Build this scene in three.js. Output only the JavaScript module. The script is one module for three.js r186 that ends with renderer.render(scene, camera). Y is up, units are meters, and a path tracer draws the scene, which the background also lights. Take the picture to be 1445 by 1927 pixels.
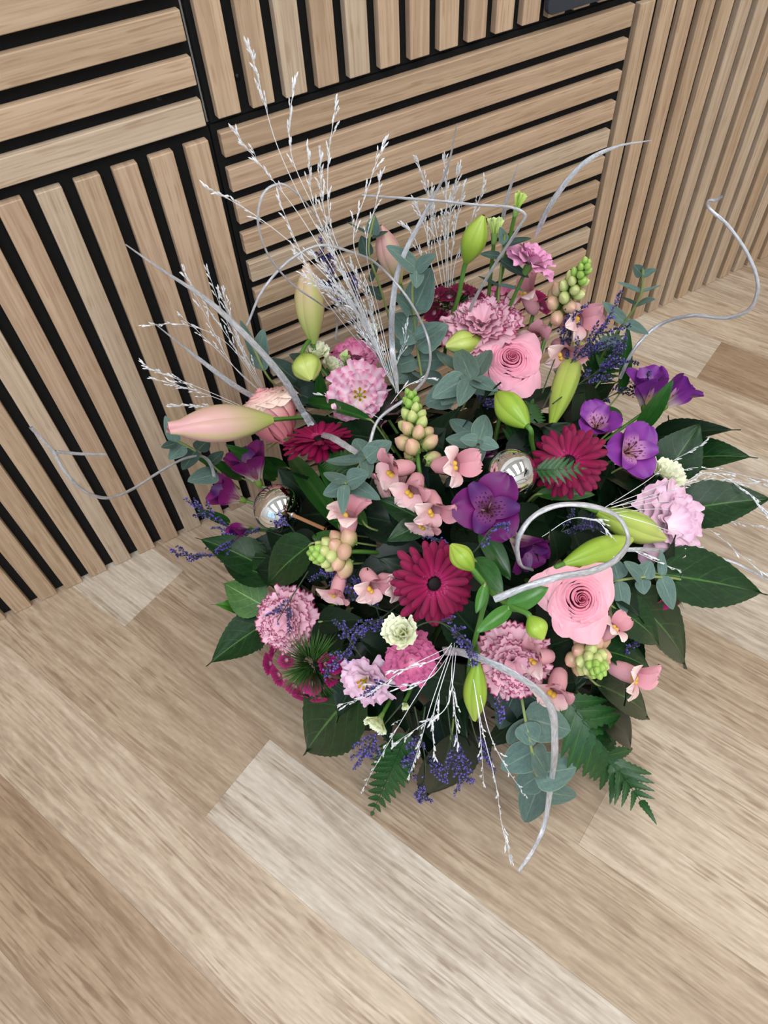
import * as THREE from 'three';
import { mergeGeometries } from 'three/addons/utils/BufferGeometryUtils.js';
import { RectAreaLightUniformsLib } from 'three/addons/lights/RectAreaLightUniformsLib.js';
import { RoundedBoxGeometry } from 'three/addons/geometries/RoundedBoxGeometry.js';

// ---------- camera, sky, large lights, exposure ----------
const scene = new THREE.Scene();
const renderer = new THREE.WebGLRenderer({ antialias: true });
renderer.toneMapping = THREE.LinearToneMapping;
renderer.toneMappingExposure = 1.3;
renderer.shadowMap.enabled = true;
RectAreaLightUniformsLib.init();
const EYE = new THREE.Vector3(-0.24708, 0.94885, 0.77875);
const FORWARD = new THREE.Vector3(0.28327, -0.79556, -0.53557).normalize();
const camera = new THREE.PerspectiveCamera(70.31, 1445 / 1927, 0.02, 60);
camera.position.copy(EYE);
camera.up.set(0.43512, 0.60427, -0.66747);
camera.lookAt(EYE.clone().add(FORWARD));
scene.background = new THREE.Color(0.42, 0.62, 0.95);        // clear daylight outside the shop window
scene.backgroundIntensity = 1.3;
const ROOM = { x0: -2.3, x1: 2.9, z1: 3.6, h: 2.9 };
const SKYLIGHTS = [[-1.35, 1.9, 0.8, 2.6, 5.2, [0.9, 0.97, 1.04]], [0.3, 1.9, 0.8, 2.6, 3.3, [0.97, 0.985, 0.98]], [1.95, 1.9, 0.8, 2.6, 1.9, [1.0, 0.96, 0.88]]];   // x, z, width, length, strength and tint of the glowing ceiling panels
for (const [x, z, w, l, power, hue] of SKYLIGHTS) {
  const lamp = new THREE.RectAreaLight(new THREE.Color(...hue), power, w, l);
  lamp.position.set(x, ROOM.h - 0.05, z);
  lamp.rotation.x = -Math.PI / 2;
  lamp.castShadow = true;
  scene.add(lamp);
}

// ---------- helpers ----------
let seedState = 7;
const rnd = () => { seedState = (seedState * 1664525 + 1013904223) >>> 0; return seedState / 4294967296; };
const rr = (a, b) => a + (b - a) * rnd();
const V = (x, y, z) => new THREE.Vector3(x, y, z);
const lerp = (a, b, t) => a + (b - a) * t;
const sstep = (a, b, x) => { const t = Math.min(1, Math.max(0, (x - a) / (b - a))); return t * t * (3 - 2 * t); };
const hexc = h => { const c = new THREE.Color(h); return [c.r, c.g, c.b]; };
const mix3 = (a, b, t) => [lerp(a[0], b[0], t), lerp(a[1], b[1], t), lerp(a[2], b[2], t)];
const counts = new Map();
function numbered(name) { const n = counts.get(name) || 0; counts.set(name, n + 1); return n ? name + '_' + String(n).padStart(3, '0') : name; }
function tag(o, label, category, group) { o.userData.label = label; if (category) o.userData.category = category; if (group) o.userData.group = group; return o; }
function thing(name, label, category, position, group) {
  const o = new THREE.Group(); o.name = numbered(name); o.position.copy(position); tag(o, label, category, group); scene.add(o); return o;
}
function mesh(name, geometry, material, parent) {
  const m = new THREE.Mesh(geometry, material); m.name = parent ? name : numbered(name); m.castShadow = true; m.receiveShadow = true;
  (parent || scene).add(m); return m;
}
function structure(o) { o.userData.kind = 'structure'; return o; }
// measured survey of the arrangement: bearings from the tripod point EYE turned into places in the room
const SIDE = V(0.854648, -0.043963, 0.517343), RISE = V(0.435124, 0.604273, -0.667473), BACK = FORWARD.clone().negate(), FPX = 1368.2;
const bearing = (x, y) => SIDE.clone().multiplyScalar((x - 722.5) / FPX).addScaledVector(RISE, -(y - 963.5) / FPX).add(FORWARD);
const way = (a, b, c) => SIDE.clone().multiplyScalar(a).addScaledVector(RISE, b).addScaledVector(BACK, c).normalize();
const HEART = V(0.1, 0.08, 0.36), DOME_R = 0.29, DOME_H = 0.30;
function reach(x, y) {                                         // distance to the dome of flowers, or to its nearest edge
  const d = bearing(x, y), o = EYE.clone().sub(HEART);
  const s = V(1 / DOME_R, 1 / DOME_H, 1 / DOME_R); d.multiply(s); o.multiply(s);
  const a = d.dot(d), b = o.dot(d), c = o.dot(o) - 1, q = b * b - a * c;
  return q > 0 ? (-b - Math.sqrt(q)) / a : -b / a;
}
const on = (x, y, out = 0) => { const t = reach(x, y) - out; return EYE.clone().addScaledVector(bearing(x, y), t); };
const onZ = (x, y, z) => { const d = bearing(x, y); return EYE.clone().addScaledVector(d, (z - EYE.z) / d.z); };
const far = p => p.clone().sub(EYE).dot(FORWARD);
const size = (px, p) => px * far(p) / FPX;
function aim(o, dir, roll = 0) { o.quaternion.setFromUnitVectors(V(0, 1, 0), dir.clone().normalize()).multiply(new THREE.Quaternion().setFromAxisAngle(V(0, 1, 0), roll)); o.updateMatrixWorld(); return o; }

function grid(us, vs, f, col) {                                // surface over u x v with vertex colours
  const P = [], C = [], U = [], I = [], n = vs.length;
  for (const u of us) for (const v of vs) { const p = f(u, v); P.push(p[0], p[1], p[2]); U.push(u, v * 0.5 + 0.5); if (col) C.push(...col(u, v)); }
  for (let i = 0; i < us.length - 1; i++) for (let j = 0; j < n - 1; j++) { const a = i * n + j; I.push(a, a + 1, a + n, a + 1, a + n + 1, a + n); }
  const g = new THREE.BufferGeometry();
  g.setAttribute('position', new THREE.Float32BufferAttribute(P, 3)); g.setAttribute('uv', new THREE.Float32BufferAttribute(U, 2));
  if (col) g.setAttribute('color', new THREE.Float32BufferAttribute(C, 3));
  g.setIndex(I); g.computeVertexNormals(); return g;
}
const steps = (n, a = 0, b = 1) => Array.from({ length: n + 1 }, (_, i) => a + (b - a) * i / n);
// a petal or leaf growing along +X from the origin, rising by the angle e(u)
function petal({ L = 1, w, e0 = 0, k = 0, k2 = 0, cup = 0, ruf = 0, rn = 4, rp = 2, us = steps(8), nv = 8, tooth = 0, tn = 9, col, seed = 0, x0 = 0, y0 = 0, fold = 0 }) {
  const N = 60, px = [x0], py = [y0];
  for (let i = 1; i <= N; i++) { const u = (i - 0.5) / N, e = e0 + k * u + k2 * u * u; px.push(px[i - 1] + Math.cos(e) * L / N); py.push(py[i - 1] + Math.sin(e) * L / N); }
  return grid(us, steps(nv, -1, 1), (u, v) => {
    const uu = Math.max(0, u * (1 - tooth * u ** 5 * (0.5 + 0.5 * Math.sin(tn * v * Math.PI + seed * 3)) - 0.1 * (tooth ? v * v * u * u : 0)));
    const q = uu * N, i = Math.min(N - 1, q | 0), f = q - i, e = e0 + k * uu + k2 * uu * uu, hw = w(u);
    const x = lerp(px[i], px[i + 1], f), y = lerp(py[i], py[i + 1], f);
    const off = cup * v * v * hw + fold * Math.abs(v) * hw + ruf * u ** rp * (0.7 * Math.sin(rn * v * Math.PI + seed) + 0.3 * Math.sin(rn * 1.7 * v * Math.PI + seed * 2.3));
    return [x - Math.sin(e) * off, y + Math.cos(e) * off, v * hw];
  }, col);
}
function sweep(points, radius, sides = 6, flat = 1, seg = 0, up = null) {      // swept stem or strip; radius may vary with t
  const curve = new THREE.CatmullRomCurve3(points, false, 'centripetal'), n = seg || Math.max(4, points.length * 6);
  const P = [], U = [], I = [], R = typeof radius === 'function' ? radius : () => radius;
  let nrm = null;
  for (let i = 0; i <= n; i++) {
    const t = i / n, c = curve.getPoint(t), d = curve.getTangent(t);
    if (!nrm) nrm = up ? up.clone() : (Math.abs(d.y) < 0.9 ? V(0, 1, 0) : V(1, 0, 0));
    nrm = nrm.clone().addScaledVector(d, -nrm.dot(d)).normalize();
    const b = d.clone().cross(nrm), r = R(t);
    for (let j = 0; j <= sides; j++) {
      const a = j / sides * Math.PI * 2, p = c.clone().addScaledVector(b, Math.cos(a) * r).addScaledVector(nrm, Math.sin(a) * r * flat);
      P.push(p.x, p.y, p.z); U.push(t, j / sides);
    }
  }
  for (let i = 0; i < n; i++) for (let j = 0; j < sides; j++) { const a = i * (sides + 1) + j; I.push(a, a + sides + 1, a + 1, a + 1, a + sides + 1, a + sides + 2); }
  const g = new THREE.BufferGeometry();
  g.setAttribute('position', new THREE.Float32BufferAttribute(P, 3)); g.setAttribute('uv', new THREE.Float32BufferAttribute(U, 2));
  g.setIndex(I); g.computeVertexNormals(); return g;
}
function tint(g, c) { const n = g.attributes.position.count, a = new Float32Array(n * 3); for (let i = 0; i < n; i++) a.set(c, i * 3); g.setAttribute('color', new THREE.BufferAttribute(a, 3)); return g; }
function lathe(pts, seg = 12) { return new THREE.LatheGeometry(pts.map(p => new THREE.Vector2(p[0], p[1])), seg); }
function moved(g, m) { const c = g.clone(); c.applyMatrix4(m); return c; }
const M4 = (pos, dir, s = 1, roll = 0) => { const o = new THREE.Object3D(); o.position.copy(pos); aim(o, dir, roll); if (s.isVector3) o.scale.copy(s); else o.scale.setScalar(s); o.updateMatrix(); return o.matrix; };

// ---------- computed textures ----------
const hash = (x, y, s) => { let h = (x * 374761393 + y * 668265263 + s * 1442695041) | 0; h = Math.imul(h ^ (h >>> 13), 1274126177); return ((h ^ (h >>> 16)) >>> 0) / 4294967296; };
function noise(x, y, s = 0) {
  const i = Math.floor(x), j = Math.floor(y); let f = x - i, g = y - j; f = f * f * (3 - 2 * f); g = g * g * (3 - 2 * g);
  return lerp(lerp(hash(i, j, s), hash(i + 1, j, s), f), lerp(hash(i, j + 1, s), hash(i + 1, j + 1, s), f), g);
}
function picture(w, h, f, srgb = true) {                       // f(x, y) -> [r, g, b] in 0..255
  const d = new Uint8Array(w * h * 4);
  for (let y = 0; y < h; y++) for (let x = 0; x < w; x++) { const c = f(x, y), o = (y * w + x) * 4; d[o] = Math.max(0, Math.min(255, c[0])); d[o + 1] = Math.max(0, Math.min(255, c[1])); d[o + 2] = Math.max(0, Math.min(255, c[2])); d[o + 3] = 255; }
  const t = new THREE.DataTexture(d, w, h); t.wrapS = t.wrapT = THREE.RepeatWrapping; t.magFilter = THREE.LinearFilter; t.minFilter = THREE.LinearMipmapLinearFilter; t.generateMipmaps = true;
  if (srgb) t.colorSpace = THREE.SRGBColorSpace; t.needsUpdate = true; return t;
}
// floor planks: 1.25 m x 0.61 m sheet of weathered oak print, five boards high
const plankTex = picture(2048, 1024, (x, y) => {
  const u = x / 2048 * 1.25, v = y / 1024 * 0.61, row = Math.floor(y / 204.8);
  const warp = (noise(u * 4, v * 14, 3 + row) - 0.5) * 0.014 + (noise(u * 12, v * 40, 4) - 0.5) * 0.003;
  const vv = v + warp;
  const ring = noise(u * 3.2 + row * 9, vv * 95, 11 + row), fine = noise(u * 36, vv * 520, 21), mid = noise(u * 15, vv * 230, 25), patch = noise(u * 7 + 3, v * 22, 31 + row) * 0.6 + noise(u * 26, v * 60, 33) * 0.4, speck = noise(u * 150, v * 420, 41);
  let t = 0.22 * ring + 0.22 * mid + 0.26 * patch + 0.3 * fine; t = sstep(0.16, 0.84, t);
  const line = sstep(0.62, 0.9, noise(u * 30, vv * 540, 51)) * 0.45 * sstep(0.35, 0.75, noise(u * 6, v * 30, 57));
  const a = [166, 149, 132], b = [192, 177, 159], c = [211, 199, 183];
  let o = t < 0.5 ? mix3(a, b, t * 2) : mix3(b, c, t * 2 - 1);
  o = mix3(o, [128, 106, 86], line); const s = (speck - 0.5) * 12; return [o[0] + s, o[1] + s, o[2] + s];
});
// oak slats: 0.6 m x 0.3 m of veneer
const oak = (seed) => picture(1024, 512, (x, y) => {
  const u = x / 1024 * 0.62, v = y / 512 * 0.3, warp = (noise(u * 3, v * 14, seed) - 0.5) * 0.011 + (noise(u * 14, v * 60, seed + 1) - 0.5) * 0.0016, vv = v + warp;
  const ring = noise(u * 2.6, vv * 150, seed + 2), fine = noise(u * 22, vv * 800, seed + 3), mid = noise(u * 7, vv * 330, seed + 4), low = noise(u * 4, v * 24, seed + 5);
  let t = 0.24 * ring + 0.3 * fine + 0.3 * mid + 0.16 * low; t = sstep(0.24, 0.76, t);
  const pore = sstep(0.66, 0.9, noise(u * 34, vv * 900, seed + 6)) * 0.4;
  return mix3(mix3([177, 154, 131], [201, 180, 156], t), [150, 121, 92], pore);
});
const oakTex = [oak(100), oak(200), oak(300)];
const feltTex = picture(256, 256, (x, y) => { const n = noise(x / 2, y / 2, 5) * 10 + noise(x / 9, y / 9, 6) * 8; return [n + 4, n + 4, n + 6]; });
function leafPicture(base, vein, dark, pairs, seed) {
  return picture(256, 256, (x, y) => {                          // u along the leaf, v across
    const u = x / 255, v = (y / 255 - 0.5) * 2, a = Math.abs(v);
    let c = mix3(base, dark, noise(u * 9 + seed, v * 7, seed) * 0.8);
    const q = (u - a * 0.28) * pairs + (v > 0 ? 0.37 : 0), d = Math.abs(q - Math.round(q)) / pairs;
    const side = sstep(0.012, 0.0, d) * (seed === 3 || seed === 4 ? 0.14 : 0.45) * (1 - a * 0.7), rib = sstep(0.05, 0.015, a) * (seed === 3 ? 0.45 : seed === 5 || seed === 6 ? 0.22 : 0.85), rimEdge = seed === 3 ? sstep(0.955, 0.985, a) * 0.5 : 0;
    const net = sstep(0.55, 0.75, noise(u * 40, v * 26, seed + 3)) * 0.12;
    return mix3(c, vein, Math.min(1, Math.max(side, rib, rimEdge) + net));
  });
}

// ---------- room ----------
const std = (o) => new THREE.MeshStandardMaterial(o);
const phys = (o) => new THREE.MeshPhysicalMaterial(o);
const wallPaint = std({ color: '#d9d8d4', roughness: 0.9 });
const ceilPaint = std({ color: '#eeeeec', roughness: 0.9 });
const boxAt = (x0, x1, y0, y1, z0, z1) => { const g = new THREE.BoxGeometry(x1 - x0, y1 - y0, z1 - z0); g.translate((x0 + x1) / 2, (y0 + y1) / 2, (z0 + z1) / 2); return g; };
structure(mesh('ceiling', boxAt(ROOM.x0 - 0.1, ROOM.x1 + 0.1, ROOM.h, ROOM.h + 0.1, -0.2, ROOM.z1 + 0.1), ceilPaint));
structure(mesh('wall_right', boxAt(ROOM.x1, ROOM.x1 + 0.1, 0, ROOM.h, -0.2, ROOM.z1 + 0.1), wallPaint));
structure(mesh('wall_front', boxAt(ROOM.x0, ROOM.x1, 0, ROOM.h, ROOM.z1, ROOM.z1 + 0.1), wallPaint));
// the wall beside the big shop window: an opening with glass and a frame
structure(mesh('wall_left', mergeGeometries([boxAt(ROOM.x0 - 0.1, ROOM.x0, 0, 0.5, -0.2, ROOM.z1 + 0.1), boxAt(ROOM.x0 - 0.1, ROOM.x0, 2.4, ROOM.h, -0.2, ROOM.z1 + 0.1), boxAt(ROOM.x0 - 0.1, ROOM.x0, 0.5, 2.4, -0.2, 0.9), boxAt(ROOM.x0 - 0.1, ROOM.x0, 0.5, 2.4, 3.2, ROOM.z1 + 0.1)]), wallPaint));
{
  const w = structure(new THREE.Group()); w.name = 'window_1'; scene.add(w);
  const fm = std({ color: '#3b3d40', roughness: 0.5 }), x0 = ROOM.x0 - 0.08, x1 = ROOM.x0 - 0.03;
  for (const g of [boxAt(x0, x1, 0.5, 0.56, 0.9, 3.2), boxAt(x0, x1, 2.34, 2.4, 0.9, 3.2), boxAt(x0, x1, 0.56, 2.34, 0.9, 0.96), boxAt(x0, x1, 0.56, 2.34, 3.14, 3.2), boxAt(x0, x1, 0.56, 2.34, 2.02, 2.08)]) mesh('window_frame', g, fm, w);
  const gm = phys({ color: '#ffffff', transmission: 1, thickness: 0, roughness: 0.02 });
  mesh('pane', boxAt(x0 + 0.02, x0 + 0.024, 0.56, 2.34, 0.96, 2.02), gm, w); mesh('pane', boxAt(x0 + 0.02, x0 + 0.024, 0.56, 2.34, 2.08, 3.14), gm, w);
}
{
  const rim = std({ color: '#c9cacb', roughness: 0.5 });
  SKYLIGHTS.forEach(([x, z, w, l, power, hue], i) => {
    const glow = std({ color: '#ffffff', emissive: new THREE.Color(...hue), emissiveIntensity: power * 0.4, roughness: 0.6 });
    const o = thing('ceiling_light', 'long glowing white panel light on the ceiling above the ' + ['window side', 'flower arrangement', 'far side'][i] + ' of the shop', 'ceiling light', V(x, ROOM.h, z));
    mesh('diffuser', boxAt(-w / 2, w / 2, -0.04, -0.02, -l / 2, l / 2), glow, o);
    for (const s of [-1, 1]) { mesh('frame', boxAt(s * w / 2 - 0.02, s * w / 2 + 0.02, -0.045, 0, -l / 2 - 0.02, l / 2 + 0.02), rim, o); mesh('frame', boxAt(-w / 2 + 0.02, w / 2 - 0.02, -0.045, 0, s * l / 2 - 0.02, s * l / 2 + 0.02), rim, o); }
  });
}
// floor: boards running obliquely, every board a part
{
  const floor = structure(mesh('floor', boxAt(ROOM.x0 - 0.1, ROOM.x1 + 0.1, -0.08, -0.0035, -0.2, ROOM.z1 + 0.1), std({ color: '#8f7c68', roughness: 0.8 })));
  const WID = 0.1218, A = V(0.379, 0, 0.9254), B = V(0.9254, 0, -0.379);
  const tones = ['#ffffff', '#f1ebe6', '#e4d8cb', '#f8f0e8', '#d2c1b0', '#fdfdff'];
  const mats = tones.map(c => phys({ map: plankTex, color: c, roughness: 0.42, bumpMap: plankTex, bumpScale: 0.0004, specularIntensity: 0.7 }));
  const joint = { '-4': 0.265, '-3': -0.027, '-2': 0.656, '5': 0.456, '-5': -0.32, '-6': -0.34, '-1': -0.1, '0': -0.1, '1': -0.1, '2': -0.1, '3': -0.1, '4': -0.1, '6': -0.05, '7': 0.1 };
  const dark = { '-3:0': 2, '-3:-1': 0, '-4:-1': 2, '-4:0': 5, '-2:-1': 2, '-2:0': 3, '5:-1': 0, '5:0': 4, '-6:0': 4, '-5:0': 3, '-5:-1': 3 };
  const LEN = 1.24;
  const polyClip = (pts, f) => { const o = []; for (let i = 0; i < pts.length; i++) { const p = pts[i], q = pts[(i + 1) % pts.length], a = f(p), b = f(q); if (a >= 0) o.push(p); if ((a >= 0) !== (b >= 0)) { const t = a / (a - b); o.push([lerp(p[0], q[0], t), lerp(p[1], q[1], t)]); } } return o; };
  for (let row = -30; row <= 26; row++) {
    const v0 = 0.0035 + WID * row + 0.00004, v1 = v0 + WID - 0.00008, j0 = joint[row] !== undefined ? joint[row] : (hash(row, 3, 8) * LEN);
    for (let n = -3; n <= 3; n++) {
      const u0 = j0 + n * LEN + 0.00004, u1 = u0 + LEN - 0.00008;
      let poly = [[u0, v0], [u1, v0], [u1, v1], [u0, v1]];
      const X = p => p[0] * A.x + p[1] * B.x, Z = p => p[0] * A.z + p[1] * B.z;
      for (const f of [p => X(p) - ROOM.x0, p => ROOM.x1 - X(p), p => Z(p) + 0.0108, p => ROOM.z1 - Z(p)]) if (poly.length) poly = polyClip(poly, f);
      if (poly.length < 3) continue;
      let cx = 0, cz = 0; for (const p of poly) { cx += X(p) / poly.length; cz += Z(p) / poly.length; }
      if (Math.hypot(cx - 0.2, cz - 0.6) > 2.6) continue;
      const P = [], U = [], I = [], m = poly.length, band = Math.floor(hash(row, n, 17) * 5), flip = hash(row, n, 19) > 0.5;
      const ins = 0.00015, mu = poly.reduce((s, p) => s + p[0], 0) / m, mv = poly.reduce((s, p) => s + p[1], 0) / m;
      for (const [y, k] of [[0, ins], [-0.0002, 0], [-0.0035, 0]]) for (const p of poly) {
        const q = [p[0] + Math.sign(mu - p[0]) * k, p[1] + Math.sign(mv - p[1]) * k];
        P.push(X(q), y, Z(q)); U.push((flip ? q[0] - u0 : u1 - q[0]) / 1.25 + 0.002, (band + (q[1] - v0) / WID * 0.98 + 0.01) / 5);
      }
      for (let i = 1; i < m - 1; i++) I.push(0, i, i + 1);
      for (let r = 0; r < 2; r++) for (let i = 0; i < m; i++) { const a = r * m + i, b = r * m + (i + 1) % m; I.push(a, a + m, b, b, a + m, b + m); }
      const g = new THREE.BufferGeometry(); g.setAttribute('position', new THREE.Float32BufferAttribute(P, 3)); g.setAttribute('uv', new THREE.Float32BufferAttribute(U, 2)); g.setIndex(I);
      const flat = g.toNonIndexed(); flat.computeVertexNormals();
      const k = row + ':' + n; mesh('plank', flat, mats[dark[k] !== undefined ? dark[k] : Math.floor(hash(row, n, 23) * 4)], floor);
    }
  }
}
// back wall: felt panels 60 cm square with oak slats, laid alternately upright and level
{
  const wall = structure(mesh('wall_back', boxAt(ROOM.x0 - 0.1, ROOM.x1 + 0.1, 0, ROOM.h, -0.2, -0.02), wallPaint));
  const felt = std({ map: feltTex, color: '#8a8a90', roughness: 1 });
  const slatGeo = (l, s) => { const g = new RoundedBoxGeometry(l, 0.0264, 0.011, 2, 0.0013); const p = g.attributes.position, uv = g.attributes.uv, n = g.attributes.normal; for (let i = 0; i < p.count; i++) uv.setXY(i, ((s % 2 ? p.getX(i) : -p.getX(i)) + 0.31) / 0.62, (p.getY(i) + 0.02 + (Math.abs(n.getY(i)) > 0.7 ? p.getZ(i) : 0) + s * 0.039) / 0.3); return g; };
  const variants = [0, 1, 2, 3, 4, 5, 6].map(s => slatGeo(0.589, s));
  const tones = ['#ffffff', '#f6efe6', '#fff6ee', '#efe6dc', '#fbf1ea'];
  const mats = []; for (const t of oakTex) for (const c of tones) mats.push(std({ map: t, color: c, roughness: 0.62, bumpMap: t, bumpScale: 0.0005 }));
  const screw = lathe([[0, 0.002], [0.002, 0.0016], [0.0032, 0]], 10), screwMat = std({ color: '#1b1b1d', roughness: 0.35, metalness: 0.6 });
  function panel(x0, y0, upright, first) {                     // x0, y0: lower left corner of the first slat field
    const p = new THREE.Group(); p.name = 'slat_panel'; p.position.set(x0, y0, -0.011); wall.add(p);
    mesh('felt', boxAt(-0.006, 0.593, Math.max(-0.006, -y0), 0.593, -0.009, 0), felt, p);
    for (let k = 0; k < 15; k++) {
      const s = mesh('slat', variants[Math.floor(hash(k, x0 * 100 | 0, 3 + (y0 * 10 | 0)) * 7)], mats[Math.floor(hash(k, x0 * 100 | 0, 5 + (y0 * 10 | 0)) * mats.length)], p);
      const c = 0.0132 + k * 0.04;
      if (upright) { s.rotation.z = Math.PI / 2; s.position.set(c, 0.2925 + (first || 0) / 2, 0.0055); s.scale.x = (0.585 - (first || 0)) / 0.589; } else { s.position.set(0.2945, c, 0.0055); if (first && !k) { s.scale.y = 1 - first / 0.0264; s.position.y += first / 2; } }
    }
    for (const [sx, sy] of upright ? [[0.033, 0.03], [0.033, 0.55], [0.513, 0.03], [0.353, 0.05]] : [[0.03, 0.033], [0.55, 0.033], [0.03, 0.433], [0.55, 0.433]]) { const q = mesh('screw', screw, screwMat, p); q.rotation.x = Math.PI / 2; q.position.set(sx, sy, 0); }
  }
  panel(-0.6009, -0.006, true, 0.0065);
  panel(-1.2009, -0.005, false, 0.0055);
  panel(0.0, -0.005, false, 0.0055);
  panel(0.599, -0.006, true, 0.0065);
  panel(1.199, -0.005, false, 0.0055);
  panel(-0.6015, 0.5932, false);
  panel(0.002, 0.5957, true);
  panel(0.602, 0.5957, false);
  panel(-1.2035, 0.5932, true);
}

// ---------- flower builders ----------
const petalMat = phys({ vertexColors: true, color: '#ffffff', roughness: 0.6, side: THREE.DoubleSide, sheen: 0.1, sheenRoughness: 0.5, specularIntensity: 0.45 });
const silkMat = phys({ vertexColors: true, color: '#ffffff', roughness: 0.42, side: THREE.DoubleSide, specularIntensity: 0.6 });
const waxMat = phys({ vertexColors: true, color: '#ffffff', roughness: 0.3, side: THREE.DoubleSide, specularIntensity: 0.8 });
const stemMat = std({ color: '#4d7a2c', roughness: 0.5 }), darkStem = std({ color: '#2b3d22', roughness: 0.7 }), greyStem = std({ color: '#8a9a5c', roughness: 0.6 });
const core = V(0.1, 0.13, 0.36);
function stem(o, pts, r, m = stemMat, name = 'stem') {        // pts are places in the room
  o.updateMatrixWorld(true); const s = o.scale.x, rad = typeof r === "function" ? t => r(t) / s : r / s;
  return mesh(name, sweep(pts.map(p => o.worldToLocal(p.clone())), rad, 6), m, o);
}
const inward = (p, d = 0.1) => p.clone().lerp(core, Math.min(0.9, d / Math.max(0.02, p.distanceTo(core))));
const cache = new Map();
const once = (key, f) => { if (!cache.has(key)) cache.set(key, f()); return cache.get(key); };
function head(name, label, category, x, y, r, dir, out, group, roll) {
  const p = on(x, y, out), o = thing(name, label, category, p, group); o.scale.setScalar(size(r, p)); aim(o, way(...dir), roll === undefined ? rnd() * 6 : roll); return o;
}
const put = (name, geo, m, parent, az, y = 0, s = 1) => { const q = mesh(name, geo, m, parent); q.rotation.y = az; q.position.y = y; if (s !== 1) q.scale.setScalar(s); return q; };

// rose: petals wrapped in a spiral, the outer ones rolling back to a point
function rosePetal(t, seed, inner, outer, open = 1) {
  const r1 = 0.05 + 0.62 * t, h = 1.0 - 0.42 * t * open, lip = (0.015 + 0.3 * t ** 1.5) * open, span = t < 0.2 ? 1.9 : 1.3 - 0.5 * t, drop = 0.03 + 0.26 * t ** 1.5, s1 = Math.sin(seed * 7.3), s2 = Math.sin(seed * 3.1);
  return grid([0, 0.15, 0.3, 0.45, 0.58, 0.68, 0.76, 0.83, 0.89, 0.94, 0.98, 1], steps(14, -1, 1), (u, v) => {
    const uu = u * (1 - (0.06 + 0.24 * t) * Math.abs(v) ** 2.2), q = Math.max(0, (uu - 0.62) / 0.38), point = t * Math.max(0, 1 - Math.abs(v + 0.15 * s2) * 1.5);
    let r = lerp(0.03 + 0.1 * t, r1, Math.sin(Math.min(1, uu / 0.62) * Math.PI / 2) ** (open < 1 ? 0.55 : 1.2)) + lip * (q ** 1.7) * (1 + 0.45 * point + 0.12 * s1 * v);
    const a = v * span * (0.3 + 0.7 * Math.min(1, uu * 1.9));
    r *= 1 + (0.11 - 0.05 * t) * v + 0.025 * Math.sin(v * 5 + seed * 3) * t * q;
    const y = h * Math.sin(Math.min(1, uu * 1.25) * Math.PI / 2) - drop * q ** 2.2 * (1 - 0.5 * point) + 0.035 * Math.sin(seed + v * 6) * q * t;
    return [r * Math.cos(a), (y - 0.4) * (open < 1 ? 1.35 : 1), r * Math.sin(a)];
  }, (u, v) => {
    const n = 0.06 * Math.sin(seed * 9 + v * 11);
    const deep = [inner[0] * 0.94, inner[1] * 0.7, inner[2] * 0.76];  // deeper petal base: pigment, with shade of the creases painted in
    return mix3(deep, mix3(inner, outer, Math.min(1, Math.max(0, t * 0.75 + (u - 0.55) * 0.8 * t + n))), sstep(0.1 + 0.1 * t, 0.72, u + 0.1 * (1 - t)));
  });
}
function rose(x, y, r, dir, out, label, inner, outer, roll = 0, open = 1) {
  const o = head('pink_rose', label, 'rose', x, y, r, dir, out, 'pink roses in the arrangement', roll), N = 34, ci = hexc(inner), co = hexc(outer);
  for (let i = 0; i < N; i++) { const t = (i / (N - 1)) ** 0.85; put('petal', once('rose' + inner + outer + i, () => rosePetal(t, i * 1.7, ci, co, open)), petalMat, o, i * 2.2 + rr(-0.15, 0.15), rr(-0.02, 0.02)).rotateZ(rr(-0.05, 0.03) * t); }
  const sp = once('sepal', () => tint(petal({ L: 0.7, w: u => 0.11 * (1 - u) ** 0.8, e0: -0.4, k: 0.5, nv: 2, us: steps(5) }), hexc('#5b7a35')));
  for (let i = 0; i < 5; i++) put('sepal', sp, petalMat, o, i * 1.257, -0.36);
  const p = o.position; stem(o, [p.clone().addScaledVector(way(...dir), -0.3 * o.scale.x), inward(p, 0.11)], 0.0028);
  return o;
}
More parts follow.
